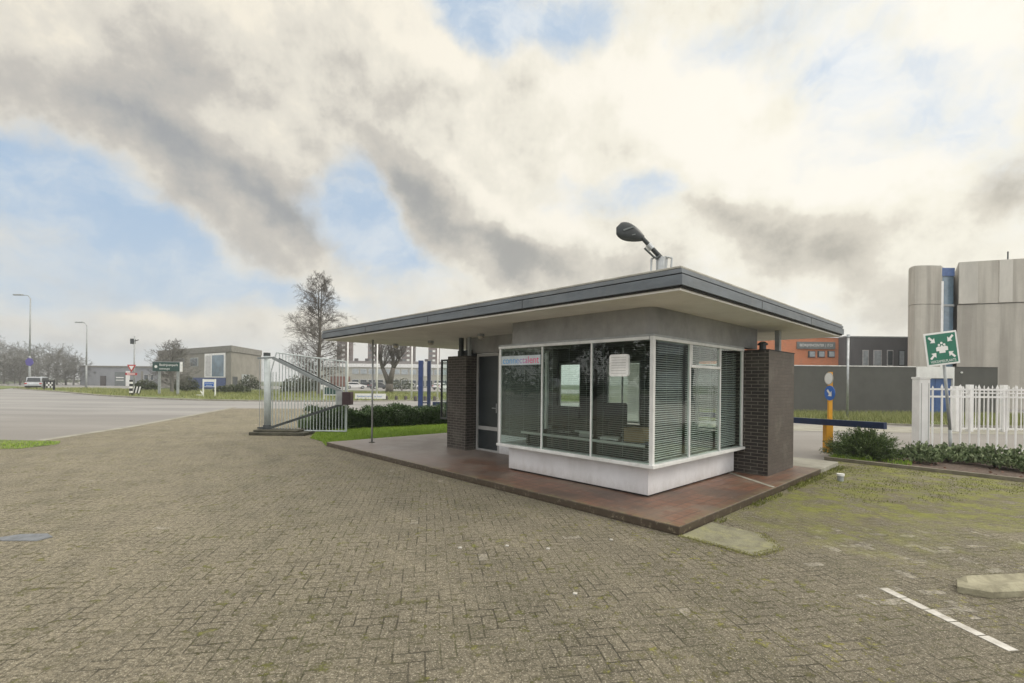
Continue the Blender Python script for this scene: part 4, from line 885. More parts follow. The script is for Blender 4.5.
mb.build('white_stripe', 'signwhite', ck); MB().tube((-.25, .02, 0), (-.25, .02, .2), .03).tube((.25, .02, 0), (.25, .02, .2), .03).build('foot', 'darksteel', ck)
# green direction sign
Dg = 46; x = at(168, 385, Dg).x; gs = thing('business_park_sign', 'long dark green sign board with white lettering on two posts', 'sign', (x, Dg, .04), 0); og = Vector((x, Dg, .04))
def gl2(px, py): return at(px, py, Dg)-og
for px in (158.6, 177.2): p = gl2(px, 385); MB().box(p.x-.11, p.x+.11, .05, .15, 0, gl2(px, 363).z).build('post', 'greysteel', gs)
p0, p1 = gl2(153, 371), gl2(180.2, 362.3); bd = MB().box(p0.x, p1.x, -.06, .04, p0.z, p1.z).build('board', 'darkgreen', gs); MB().box(p1.x, p1.x+.2, -.06, .04, p0.z-.05, p1.z+.05).build('edge_strip', 'whiteroof', gs); MB().box(p0.x, p1.x, -.07, .05, p1.z+.001, p1.z+.05).build('edge_strip', 'greysteel', gs)
text('lettering', 'Bedrijvenpark', .32, 'signwhite', bd, (p0.x+.65, -.07, (p0.z+p1.z)/2+.16), (PI/2, 0, 0), .003, 1, 'LEFT'); text('lettering', 'ontvangst', .26, 'signwhite', bd, (p0.x+.65, -.07, (p0.z+p1.z)/2-.2), (PI/2, 0, 0), .003, 1, 'LEFT'); disc(MB(), (p0.x+.32, -.061, (p0.z+p1.z)/2), .14, .01).build('emblem', 'signwhite', bd)
# blue and white sign
Db = 43; x = at(209, 385, Db).x; bsn = thing('information_sign', 'small white framed sign with a blue panel on the verge', 'sign', (x, Db, .04)); ob_ = Vector((x, Db, .04))
def bl2(px, py): return at(px, py, Db)-ob_
zt_, zm, zb_ = bl2(209, 379).z, bl2(209, 387).z, 0
for px in (203, 215): MB().box(bl2(px, 385).x-.045, bl2(px, 385).x+.045, 0, .08, 0, zt_).build('post', 'signwhite', bsn)
bb = MB().box(bl2(203.5, 385).x, bl2(214.5, 385).x, .01, .07, zm, zt_-.02).build('board', 'signwhite', bsn); MB().box(bl2(204.3, 385).x, bl2(213.7, 385).x, -.0, .009, zm+.05, zt_-.27).build('blue_panel', 'signblue', bb)
text('lettering', 'informatie', .17, 'signwhite', bb, (0, -.006, zm+.33), (PI/2, 0, 0), .002); text('lettering', 'bedrijven', .15, 'signwhite', bb, (0, -.006, zm+.15), (PI/2, 0, 0), .002)
# white leaning rail left of it
x, y = at(200, 385, 44).x, 44; wr = tag(MB().bar((-.3, 0, .12), (.3, 0, .12), .1, .08).bar((.3, 0, .12), (.05, 0, .5), .06, .06).build('guide_post', 'signwhite'), 'fallen white guide post in the grass left of the blue sign', 'guide post'); wr.location = (x, y, .05)

# cars -----------------------------------------------------------------
def car(name, label, paint, loc, rz, suv=False, group=None):
    t = thing(name, label, 'car', loc, rz, group); h = 1.72 if suv else 1.45; L = 4.4; w = 1.8; hb = .98 if suv else .88
    prof = [(-L/2, .45), (-L/2+.03, .75), (-L/2+.15, hb), (L/2-1.1, hb+.02), (L/2-.2, hb-.16), (L/2, .62), (L/2, .4), (L/2-.1, .28), (-L/2+.1, .28)]
    def ext(pr, w_, inset=0):
        m_ = MB(); k = len(pr); m_.v = [(x, -w_/2, z) for x, z in pr]+[(x, w_/2, z) for x, z in pr]; m_.f = [tuple(range(k)), tuple(range(2*k-1, k-1, -1))]+[(i, k+i, k+(i+1) % k, (i+1) % k) for i in range(k)]; return m_
    b = ext(prof, w).build('body', paint, t, bevel=.08)
    cabin = [(-L/2+.18, hb), (-L/2+(.35 if suv else .75), h-.06), (-.1 if not suv else .3, h), (.25 if not suv else .55, h-.05), (L/2-1.25, hb)]
    ext(cabin, w-.22).build('roof', paint, b, bevel=.07)
    win = [(-L/2+.42, hb+.06), (-L/2+(.52 if suv else .85), h-.16), (.15 if not suv else .45, h-.14), (L/2-1.45, hb+.06)]
    ext(win, w-.19).build('side_window', 'carglass', b)
    rw = MB(); m_ = [(-L/2+.205, hb+.08), (-L/2+(.33 if suv else .68), h-.14)]; rw.v = [(m_[0][0]-.035, -w/2+.2, m_[0][1]), (m_[0][0]-.035, w/2-.2, m_[0][1]), (m_[1][0]-.035, w/2-.28, m_[1][1]), (m_[1][0]-.035, -w/2+.28, m_[1][1])]; rw.f = [(0, 3, 2, 1)]; rw.build('rear_window', 'carglass', b)
    for sx_ in (-1.35, 1.35):
        for sy_ in (-1, 1):
            wh = MB().tube((sx_, sy_*(w/2-.18), .33), (sx_, sy_*(w/2+.01), .33), .33, .33, 18).build('wheel', 'rubber', t); MB().tube((sx_, sy_*(w/2+.011), .33), (sx_, sy_*(w/2+.02), .33), .2, .2, 12).build('rim', 'carsilver', wh)
    for sy_ in (-1, 1):
        MB().box(-L/2-.02, -L/2+.1, sy_*(w/2-.15)-.12, sy_*(w/2-.15)+.12, .72, .88).build('tail_light', 'red', t); MB().box(L/2-.12, L/2+.01, sy_*(w/2-.25)-.16, sy_*(w/2-.25)+.16, .6, .72).build('headlight', 'signwhite', t)
    MB().box(-L/2-.03, -L/2+.1, -w/2+.06, w/2-.06, .32, .5).build('bumper', 'black', t)
    return t
x = at(39.5, 385, 67).x; car('parked_car', 'silver estate car on the far road beside the tall street lamp', 'carsilver', (x, 67, -.008), math.radians(118), True)
CG = 'cars parked in the lot before the white building'
for px, D, paint, rz, l in ((356, 102, 'carwhite', 20, 'white car parked left of the canopy post, before the white building'), (368.5, 104, 'cardark', 12, 'dark car parked behind the white banner, right next to the white car'), (379.5, 101, 'cardark', 40, 'dark car parked just left of the pollarded tree'), (412, 101, 'carwhite', 10, 'white car parked behind the third flagpole'), (398, 108, 'carsilver', 5, 'silver car parked just right of the pollarded tree'), (441, 101, 'carwhite', 70, 'white car parked at the right end of the row beside the brick pier')):
    car('parked_car', l, paint, (at(px, 385, D).x, D, -.012), math.radians(rz), False, CG)
x = at(274, 385, 60).x; car('delivery_van', 'pale van far behind the gate post', 'carwhite', (x, 76, -.03), math.radians(20), True)

# trees -------------------------------------------------------------------
def bare_tree(name, label, loc, H, width, stems=1, seed=1, mats=('bark', 'twig'), detail=1.0, shape='oval', group=None, r0=None, base_clear=.22, twr=.012, droop=0):
    rnd = random.Random(seed); t = thing(name, label, 'tree', loc, 0, group); tk, cr = MB(), MB(); r0 = r0 or H*.016
    def env(z):   # crown half width at height fraction
        s = (z/H-base_clear)/(1-base_clear)
        if s < 0: return .15
        return max(.05, (min(1, .72+s*1.1)*max(.02, 1.0-s)**.36 if shape == 'oval' else math.sin(PI*min(1, s*.6+.32))**.7))*width/2
    def twigs(p, d, L, r, depth):
        segs = 3 if L > .5 else 2; q = p.copy(); dd = d.copy(); sm_ = []
        for i in range(segs):
            dd = (dd+Vector((rnd.gauss(0, .16), rnd.gauss(0, .16), rnd.gauss(.05-droop, .12)))).normalized(); q2 = q+dd*(L/segs); ra, rb2 = r*(1-.6*i/segs), r*(1-.6*(i+1)/segs)
            cr.tube(q, q2, max(ra, twr*.6), max(rb2, twr*.5), 3 if r < .03 else 5, False); sm_.append((q2, dd)); q = q2
        if depth <= 0: return
        nk = int((4 if depth > 1 else 5)*detail+rnd.random())
        for _ in range(nk):
            k = rnd.randrange(len(sm_)); pp, pd = sm_[k]; o = pd.orthogonal().normalized(); o.rotate(Matrix.Rotation(rnd.random()*2*PI, 3, pd)); nd_ = (pd*rnd.uniform(.55, 1)+o*rnd.uniform(.4, .9)).normalized()
            twigs(pp, nd_, L*rnd.uniform(.45, .68), r*.5, depth-1)
    for s in range(stems):
        a = rnd.random()*PI+s*PI; off = Vector((math.cos(a), math.sin(a)*.5, 0))*(.35 if stems > 1 else 0); q = Vector((off.x*.2, off.y*.2, 0)); d = Vector((off.x*.14, off.y*.14, 1)).normalized(); n = 14; prev = q
        for i in range(n):
            d = (d+Vector((rnd.gauss(0, .03), rnd.gauss(0, .03), .05))).normalized(); q2 = q+d*(H*.96/n); f0, f1 = 1-i/n, 1-(i+1)/n
            tk.tube(q, q2, r0*(f0**.8)+.01, r0*(f1**.8)+.008, 8, False)
            if q2.z/H > base_clear:
                nb_ = int(3*detail+1.5*rnd.random())
                for _ in range(nb_):
                    a2 = rnd.random()*2*PI; wv = env(q2.z); up = .15+.9*(q2.z/H)
                    dd = Vector((math.cos(a2), math.sin(a2), up*rnd.uniform(.5, 1.1))).normalized(); L = max(.35, wv*rnd.uniform(*((.55, .88) if shape == 'oval' else (.62, 1.02)))); st0 = q.lerp(q2, rnd.random()); twigs(st0, dd, L, r0*.30*(f0**.6), 3)
            q = q2
    tk.build('trunk', mats[0], t, smooth=True); cr.build('crown', mats[1], t); return t
xx, yy = at(318.5, 385, 50).x, 50
bare_tree('bare_tree', 'tall bare tree with twin stems behind the gate and canopy end', (xx, yy, .05), at(318, 279, 50).z, 7.2, 2, 12, detail=1.12, r0=.21, twr=.014, base_clear=.2, droop=.03)
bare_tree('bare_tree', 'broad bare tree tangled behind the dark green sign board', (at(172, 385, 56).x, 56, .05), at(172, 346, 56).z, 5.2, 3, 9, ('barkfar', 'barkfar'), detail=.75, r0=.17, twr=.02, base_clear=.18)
# pollard: fat forked trunk with upright rods
def pollard(loc, H):
    t = thing('pollarded_tree', 'pollarded tree with a forked trunk and upright shoots before the white building', 'tree', loc); tk, cr = MB(), MB(); rnd = random.Random(3)
    tk.tube((0, 0, 0), (.0, 0, 1.3), .55, .5, 10).tube((0, 0, 1.2), (-.95, 0, 3.4), .38, .26, 8).tube((0, 0, 1.2), (.5, 0, 3.5), .45, .3, 8).tube((-.95, 0, 3.4), (-1.35, 0, 4.6), .26, .18, 8).tube((.5, 0, 3.5), (1.3, .1, 4.6), .26, .16, 8).tube((.5, 0, 3.5), (.35, .1, 5.0), .26, .16, 8)
    for c in ((-1.35, 0, 4.5), (1.3, .1, 4.5), (.35, .1, 4.9), (-.9, 0, 3.5), (.6, 0, 3.6)):
        c = Vector(c)
        for k in range(26):
            d = Vector((rnd.gauss(0, .42), rnd.gauss(0, .42), 1)).normalized(); L = rnd.uniform(.4, 1)*(H-c.z)*1.1; m_ = c+d*L*.5; e_ = m_+(d+Vector((rnd.gauss(0, .1), 0, .2))).normalized()*L*.5
            cr.tube(c, m_, .05, .035, 4, False).tube(m_, e_, .035, .015, 4, False)
            for j in range(5): s = rnd.uniform(.3, 1); p = c.lerp(e_, s); cr.tube(p, p+Vector((rnd.gauss(0, .4), rnd.gauss(0, .4), rnd.uniform(.3, .9))), .018, .01, 3, False)
    tk.build('trunk', 'bark', t, smooth=True); cr.build('crown', 'twig', t)
pollard((at(389.5, 385, 66).x, 66, 0), 8.2)
# far hazy woods on the left
WG = 'bare trees along the far left road'
woods = [(-12, 120, 12), (4, 118, 10.5), (15, 125, 9.5), (27, 112, 8), (38, 116, 10), (47, 108, 7.5), (57, 112, 9), (66, 106, 8.2), (73, 104, 6.6), (-2, 95, 7), (20, 98, 6), (-24, 130, 11)]
for i, (px, D, H) in enumerate(woods):
    H *= .84
    lb = ['bare tree beyond the left picture edge', 'large pale bare tree at the far left edge', 'bare tree left of the tall street lamp', 'small tree directly behind the tall street lamp', 'highest tree just right of the tall street lamp', 'low tree behind the silver car roof', 'bare tree right of the silver car', 'round dark tree left of the second street lamp', 'low bushy tree ending the far row, nearest the second lamp', 'thin young tree at the far left edge, in front of the row', 'thin young tree just left of the tall lamp, in front of the row', 'farthest bare tree out at the left'][i]
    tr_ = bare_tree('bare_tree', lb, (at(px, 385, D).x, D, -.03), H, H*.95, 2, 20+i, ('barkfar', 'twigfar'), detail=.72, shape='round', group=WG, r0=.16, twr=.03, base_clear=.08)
# bushes behind the gate / by grey building
def bush(px, D, w, h, label, n=1400, mat='leafround'):
    t = thing('verge_bush', label, 'bush', (at(px, 385, D).x, D, 0), 0, 'bushes on the far side of the road')
    def pt():
        a = random.random()*2*PI; r_ = math.sqrt(random.random()); return Vector((w/2*r_*math.cos(a), w/3*r_*math.sin(a), h*(1-.55*r_*r_)*random.uniform(.15, 1))), (math.cos(a), math.sin(a), .5)
    foliage(n, pt, .22, .13).build('leaves', mat, t); s = MB()
    for k in range(14): a = random.random()*2*PI; s.tube((0, 0, 0), (w*.3*math.cos(a), w*.2*math.sin(a), h*.8), .03, .01, 4)
    s.build('stems', 'bark', t)
for px, D, w, h, l in ((296, 58, 3.4, 2.2, 'dark bush behind the gate leaf, left of the tall tree'), (308, 60, 2.6, 2.6, 'taller dark bush at the foot of the tall bare tree'), (249, 72, 3.2, 2.4, 'bush at the right corner of the taupe building'), (186, 60, 3.0, 2.0, 'bush right of the dark green sign post'), (146, 62, 3.0, 1.5, 'low bush left of the dark green sign'), (232, 56, 4.0, 1.0, 'low hedge-like bush before the taupe building'), (402, 84, 5.0, 2.2, 'pale bush right of the pollarded tree')): bush(px, D, w, h, l)

# flagpoles, banner, stumps, totem ------------------------------------------------
for px, l in ((347.5, 'white flagpole nearest the gate leaf end'), (377, 'white flagpole rising behind the banner, left of the pollarded tree'), (411.7, 'white flagpole just left of the navy twin posts'), (437.6, 'white flagpole nearest the brick pier')):
    t = thing('flagpole', l, 'flagpole', (at(px, 385, 43).x, 43, .05), 0, 'white flagpoles on the verge'); MB().tube((0, 0, 0), (0, 0, 6.1), .075, .05, 10).build('pole', 'white', t, smooth=True); MB().lathe([(.02, 0), (.075, .05), (.02, .11)], (0, 0, 6.1), 10).build('finial', 'white', t); MB().tube((0, 0, 0), (0, 0, .15), .16, .14, 10).build('foot', 'kerb', t)
Dn = 39.0; x = at(370.5, 385, Dn).x; bn_ = thing('white_banner_sign', 'low white banner sign with blue lettering at the road edge', 'sign', (x, Dn, .05)); bh = at(370, 393.6, Dn).z-.05
bo = MB().box(-1.25, 1.25, -.03, .03, .12, bh).build('board', 'signwhite', bn_); MB().box(-1.1, -1.0, -.02, .02, 0, .12).box(1.0, 1.1, -.02, .02, 0, .12).build('foot', 'darksteel', bn_)
text('lettering', 'kantoorruimte te huur', .22, 'signblue', bo, (-.05, -.035, .12+(bh-.12)*.5), (PI/2, 0, 0), .002)
for px in (386.6, 396.3, 405.9, 415.5, 425.2, 434.8):
    x = at(px, 385, 39.6).x; tag(MB().lathe([(.13, 0), (.13, .28), (.09, .36)], (0, 0, 0), 10).build('timber_bollard', 'roofdark'), 'low dark timber bollard in the row right of the white banner', 'bollard', 'row of low timber bollards').location = (x, 39.6, .06)
Dt = 24.5; x = at(424.5, 385, Dt).x; tt = thing('navy_twin_posts', 'pair of tall navy posts with a white plate between them', 'post', (x, Dt, 0)); ot = Vector((x, Dt, 0))
def tl2(px, py): return at(px, py, Dt)-ot
MB().box(tl2(418.5, 385).x, tl2(423, 385).x, -.1, .1, 0, tl2(420, 360.5).z).build('post', 'blue2', tt, bevel=.01); MB().box(tl2(427.4, 385).x, tl2(430.6, 385).x, -.1, .1, 0, tl2(420, 361).z).build('post', 'navy', tt, bevel=.01); MB().box(tl2(423.6, 385).x, tl2(427, 385).x, -.03, .03, tl2(425, 376).z, tl2(425, 361.5).z).build('white_plate', 'signwhite', tt)
MB().box(tl2(423, 385).x, tl2(427.4, 385).x, -.02, .02, .5, .56).build('cross_rail', 'navy', tt)
t = thing('boom_barrier', 'low horizontal navy boom right of the twin posts', 'barrier', (at(431, 385, Dt).x+.1, Dt, 0)); MB().box(0, 2.4, -.06, .06, .38, .58).build('boom', 'navy', t); MB().box(2.2, 2.36, -.08, .08, 0, .38).build('rest', 'greysteel', t)
# white framed notice board behind the gate
Dw = 39.8; t = thing('notice_frame', 'white framed low board seen through the gate bars', 'sign', (at(331, 385, Dw).x, Dw, .05)); zz = at(331, 387, Dw).z
MB().box(-.62, -.55, 0, .06, 0, zz).build('post', 'white', t); MB().box(.55, .62, 0, .06, 0, zz).build('post', 'white', t); MB().box(-.549, .549, .01, .05, zz-.07, zz).box(-.549, .549, .01, .05, .35, .42).build('rail', 'white', t); MB().box(-.549, .549, .025, .035, .42, zz-.07).build('panel', 'darkgreen', t)

# ================================================================== FAR BUILDINGS (LEFT)
# taupe building: near corner at px 230
def tworld(px, D): v = at(px, 385, D); return Vector((v.x, v.y))
K_ = tworld(231, 80); KL = tworld(158, 97); KR = tworld(261, 93); Ht = at(231, 345.5, 80).z
tb = thing('taupe_building', 'taupe brick office with a large glazed opening and blue plinth', 'building', (K_.x, K_.y, 0)); 
kl_, kr_ = KL-K_, KR-K_; O2 = Vector((0, 0))
MB().prism([O2, kr_, kl_+kr_, kl_], 0, Ht*.86).build('wall', 'taupe', tb); 
MB().prism([O2+(-kl_.normalized()-kr_.normalized())*.25, kr_-kl_.normalized()*.25, kl_+kr_, kl_-kr_.normalized()*.25], Ht*.86, Ht).build('roof_band', 'taupe2', tb)
ul = kl_.normalized(); nl = Vector((ul.y, -ul.x)); nl = nl if nl.y < 0 else -nl; ur = kr_.normalized(); nr = Vector((ur.y, -ur.x)); nr = nr if nr.y < 0 else -nr
def sl_(px):   # distance along left face for a pixel
    u, _ = ray(px, 385); return (u*K_.y-K_.x)/(ul.x-u*ul.y)
def sr_(px): u, _ = ray(px, 385); return (u*K_.y-K_.x)/(ur.x-u*ur.y)
def facep(s0, s1, z0, z1, t0, t1, name, mat, par, side='l'):
    e, nrm = (ul, nl) if side == 'l' else (ur, nr)
    return MB().prism([e*s0+nrm*t0, e*s1+nrm*t0, e*s1+nrm*t1, e*s0+nrm*t1], z0, z1).build(name, mat, par)
zg0, zg1 = 1.6+2.2/478*80*1.0, Ht*.82
z_ = lambda py: at(215, py, 84).z
wf = facep(sl_(225.5), sl_(205), z_(377.5), z_(353.5), -.05, .12, 'window', 'white', tb); facep(sl_(224.3), sl_(212.5), z_(376.5), z_(355.5), .12, .15, 'pane', 'bluepane', wf); facep(sl_(211.5), sl_(206), z_(376.5), z_(355.5), .12, .14, 'louvre', 'winframe', wf)
facep(sl_(225.8), sl_(189), 0.0, z_(377.8), -.05, .10, 'plinth', 'bluebase', tb)
wz = lambda py: at(246, py, 86).z
wf = facep(sr_(241.5), sr_(249.5), wz(386), wz(374.5), -.05, .08, 'window', 'greysteel', tb, 'r'); facep(sr_(242.3), sr_(248.7), wz(385), wz(375.5), .08, .1, 'pane', 'pane', wf, 'r')
for p0, p1 in ((198, 190), (184, 176), (170, 162)): wf = facep(sl_(p0), sl_(p1), z_(366), z_(357), -.05, .06, 'window', 'greysteel', tb); facep(sl_(p0-.6), sl_(p1+.6), z_(365.3), z_(357.7), .06, .08, 'pane', 'pane', wf)
facep(sr_(232.5), sr_(237.5), 0, wz(377), -.02, .06, 'door', 'darksteel', tb, 'r')
# low grey building
Dl = 105; lb_ = thing('grey_warehouse', 'long low grey warehouse left of the taupe building', 'building', (at(118, 385, Dl).x, Dl, 0)); xo = at(118, 385, Dl).x
def lx_(px): return at(px, 385, Dl).x-xo
hl = at(118, 367.5, Dl).z; MB().box(lx_(80), lx_(162), 0, 14, 0, hl).build('wall', 'greylow', lb_); MB().box(lx_(79.5), lx_(162.5), -.2, 14, hl, hl+.35).build('roof_edge', 'taupe2', lb_)
zz = lambda py: at(118, py, Dl).z
for p0, p1, y0, y1, m_, nm in ((100.5, 106, 388, 376, 'roofdark', 'door'), (115, 125.5, 388, 372, 'signgrey', 'loading_door'), (126, 130, 388, 371, 'signwhite', 'white_door'), (141, 143, 388, 371, 'taupe', 'downpipe'), (160, 161.5, 380, 371, 'cream', 'trim')): MB().box(lx_(p0), lx_(p1), -.12, 0, zz(y0), zz(y1)).build(nm, m_, lb_)
MB().box(lx_(116.5), lx_(124), -.14, -.121, zz(378), zz(377)).box(lx_(116.5), lx_(124), -.14, -.121, zz(380.5), zz(379.7)).build('pale_stripe', 'signwhite', lb_)
for p0, p1 in ((144, 149), (150.5, 154)): f = MB().box(lx_(p0), lx_(p1), -.1, 0, zz(380), zz(374)).build('window', 'winframe', lb_); MB().box(lx_(p0+.5), lx_(p1-.5), -.12, -.101, zz(379.6), zz(374.5)).build('pane', 'pane', f)
# white office and red brick part
Dq = 135; wo = thing('white_office', 'long two storey white office block behind the parked cars', 'building', (at(395, 385, Dq).x, Dq, 0)); xo2 = at(395, 385, Dq).x
qx = lambda px: at(px, 385, Dq).x-xo2; qz = lambda py: at(390, py, Dq).z
MB().box(qx(318), qx(470), 0, 14, 0, qz(367.5)).build('wall', 'beige', wo); MB().box(qx(317.5), qx(470.5), -.4, 14, qz(367.5), qz(364)).build('roof_band', 'whiteroof', wo)
MB().box(qx(331), qx(350), -.5, 0, 0, qz(377)).build('brick_bay', 'redbrick', wo)
for k in range(14):
    p = 352+k*8.2; f = MB().box(qx(p), qx(p+7), -.15, 0, qz(374.5), qz(369)).build('window', 'winframe', wo); MB().box(qx(p+.5), qx(p+6.5), -.2, -.151, qz(374), qz(369.6)).build('pane', 'panelight', f)
    f = MB().box(qx(p), qx(p+7), -.15, 0, qz(387), qz(379.5)).build('window', 'winframe', wo); MB().box(qx(p+.5), qx(p+6.5), -.2, -.151, qz(386), qz(380.2)).build('pane', 'pane', f)
# row of houses behind
hr = thing('terraced_houses', 'dark roofed terraced houses with chimneys above the white office', 'houses', (at(375, 385, 170).x, 170, 0)); xo3 = at(375, 385, 170).x; rx = lambda px: at(px, 385, 170).x-xo3; rz = lambda py: at(375, py, 170).z
MB().box(rx(330), rx(470), 0, 9, 0, rz(364)).build('wall', 'cream', hr)
m_ = MB(); m_.v = [(rx(330), -.4, rz(364)), (rx(470), -.4, rz(364)), (rx(470), 9.4, rz(364)), (rx(330), 9.4, rz(364)), (rx(330), 4.5, rz(360.5)), (rx(470), 4.5, rz(360.5))]; m_.f = [(0, 1, 5, 4), (2, 3, 4, 5), (0, 4, 3), (1, 2, 5), (0, 3, 2, 1)]; ro = m_.build('roof', 'roofdark', hr)
for px in (352, 363, 373, 398, 424): MB().box(rx(px)-.6, rx(px)+.6, 4, 5, rz(361.5), rz(358)).build('chimney', 'roofdark', ro)
# apartment towers
TG = 'slender brown apartment towers on the skyline'
for (p0, p1, top, l) in ((336.5, 346.5, 341, 'brown apartment tower next to the gate leaf end'), (367.5, 376, 337, 'brown apartment tower just right of the canopy post, before the second flagpole'), (401.5, 411.5, 330, 'brown apartment tower just left of the third flagpole'), (428, 436.5, 328, 'brown apartment tower behind the navy twin posts')):
    D = 300; xc_ = at((p0+p1)/2, 385, D).x; w_2 = (p1-p0)/2*D/F; t = thing('apartment_tower', l, 'tower', (xc_, D, 0), 0, TG); H = at(p0, top, D).z
    MB().box(-w_2, w_2, 0, 12, 0, H).build('wall', 'tower', t); MB().box(-w_2-.2, w_2+.2, -.2, 12.2, H, H+.5).build('roof_edge', 'roofdark', t)
    nfl = int(H/2.9)
    for k in range(1, nfl):
        f = MB().box(.0, 1.7, -.15, 0, k*2.9, k*2.9+1.25).build('window', 'signwhite', t)
    for k in range(1, nfl): MB().box(-w_2+.6, -w_2+2.2, -.12, 0, k*2.9, k*2.9+1.2).build('window', 'pane', t)

# ------------------------------------------------------------------ beyond the right and left picture edges (seen mirrored in the windows)
so_ = thing('side_office', 'two storey office block beyond the right edge of the view, mirrored in the gatehouse windows', 'building', (44, 6, 0))
MB().box(0, 12, -16, 14, 0, 7.5).build('wall', 'greyfac', so_); MB().box(-.15, 12.1, -16.1, 14.1, 7.5, 7.8).build('roof_edge', 'whiteroof', so_)
for z in (1.2, 4.6):
    for k in range(9): MB().box(-.1, 0, -15+k*3.2, -12.6+k*3.2, z, z+1.7).build('window', 'panelight', so_)
LT = 'leafy trees beyond the left edge of the view'
for i, (x_, y_) in enumerate(((-40, 2), (-44, 9), (-41, -6), (-38, -14), (-46, 16), (-33, -22))):
    t = thing('leafy_tree', 'dense tree beyond the left edge of the view, mirrored in the gatehouse windows', 'tree', (x_, y_, 0), 0, LT)
    MB().tube((0, 0, 0), (0, 0, 3), .25, .15, 8).build('trunk', 'bark', t); rr = random.Random(i)
    m_ = MB()
    for k in range(1500):
        v = Vector((rr.gauss(0, 1), rr.gauss(0, 1), rr.gauss(0, 1))).normalized()*rr.uniform(.5, 1)**.5; m_.leaf((v.x*4, v.y*4, 3.9+v.z*3.2), v+Vector((0, 0, .3)), .6, .4)
    m_.build('crown', 'leafround', t)

# ================================================================== LIGHT AND SKY
SUN_AZ, SUN_EL = math.radians(88), math.radians(38)    # azimuth clockwise from the view direction
sd_ = Vector((math.sin(SUN_AZ)*math.cos(SUN_EL), math.cos(SUN_AZ)*math.cos(SUN_EL), math.sin(SUN_EL)))
sl2 = bpy.data.lights.new('sun', 'SUN'); sl2.energy = 1.5; sl2.angle = math.radians(28); sl2.color = (1, .93, .82)
so = bpy.data.objects.new('sun', sl2); COL.objects.link(so); so.rotation_euler = sd_.to_track_quat('Z', 'Y').to_euler()

wd = bpy.data.worlds.new('World'); S.world = wd; wd.use_nodes = True; t = wd.node_tree; bg = t.nodes['Background']
sky = N(t, 'ShaderNodeTexSky', sky_type='NISHITA'); sky.sun_disc = False; sky.sun_elevation = SUN_EL; sky.sun_rotation = SUN_AZ; sky.air_density = 1.0; sky.dust_density = 1.5; sky.ozone_density = 1.5
tc = t.nodes.new('ShaderNodeTexCoord').outputs['Generated']
sp = N(t, 'ShaderNodeSeparateXYZ'); t.links.new(tc, sp.inputs[0]); X, Y, Z = sp.outputs
az = math_(t, 'ARCTAN2', X, Y); el = math_(t, 'ARCSINE', Z)
# cloud-plane coordinates for natural foreshortening
zz_ = math_(t, 'ADD', math_(t, 'ABSOLUTE', Z), .22)
cx = N(t, 'ShaderNodeCombineXYZ'); t.links.new(math_(t, 'DIVIDE', X, zz_), cx.inputs[0]); t.links.new(math_(t, 'DIVIDE', Y, zz_), cx.inputs[1])
mp = N(t, 'ShaderNodeMapping'); mp.inputs['Rotation'].default_value = (0, 0, math.radians(25)); mp.inputs['Scale'].default_value = (1.0, .8, 1); t.links.new(cx.outputs[0], mp.inputs[0]); pc = mp.outputs[0]
ae = N(t, 'ShaderNodeCombineXYZ'); t.links.new(az, ae.inputs[0]); t.links.new(el, ae.inputs[1])
nw = N(t, 'ShaderNodeTexNoise', inp={'Scale': 4.0, 'Detail': 7.0, 'Roughness': .55}); t.links.new(ae.outputs[0], nw.inputs['Vector'])
s1 = t.nodes.new('ShaderNodeVectorMath'); s1.operation = 'SUBTRACT'; t.links.new(nw.outputs[1], s1.inputs[0]); s1.inputs[1].default_value = (.5, .5, .5)
s2 = t.nodes.new('ShaderNodeVectorMath'); s2.operation = 'MULTIPLY_ADD'; t.links.new(s1.outputs[0], s2.inputs[0]); s2.inputs[1].default_value = (.24, .18, 0); t.links.new(ae.outputs[0], s2.inputs[2]); wc = s2.outputs[0]
def AE(px, py): u, w = ray(px, py); return math.atan(u), math.atan(w/math.sqrt(1+u*u))
def blob(px, py, rx, ry, rot, wt, acc):
    a, e = AE(px, py); a2, e2 = AE(px+rx, py); r1 = math.hypot(a2-a, 0)+.001; a3, e3 = AE(px, py-ry); r2 = abs(e3-e)+.001
    m = N(t, 'ShaderNodeMapping', vector_type='TEXTURE'); m.inputs['Location'].default_value = (a, e, 0); m.inputs['Rotation'].default_value = (0, 0, math.radians(rot)); m.inputs['Scale'].default_value = (r1, r2, 1); t.links.new(wc, m.inputs[0])
    d = t.nodes.new('ShaderNodeVectorMath'); d.operation = 'DOT_PRODUCT'; t.links.new(m.outputs[0], d.inputs[0]); t.links.new(m.outputs[0], d.inputs[1])
    g = math_(t, 'MULTIPLY', math_(t, 'EXPONENT', math_(t, 'MULTIPLY', d.outputs['Value'], -1.0)), wt)
    return g if acc is None else math_(t, 'ADD', acc, g)
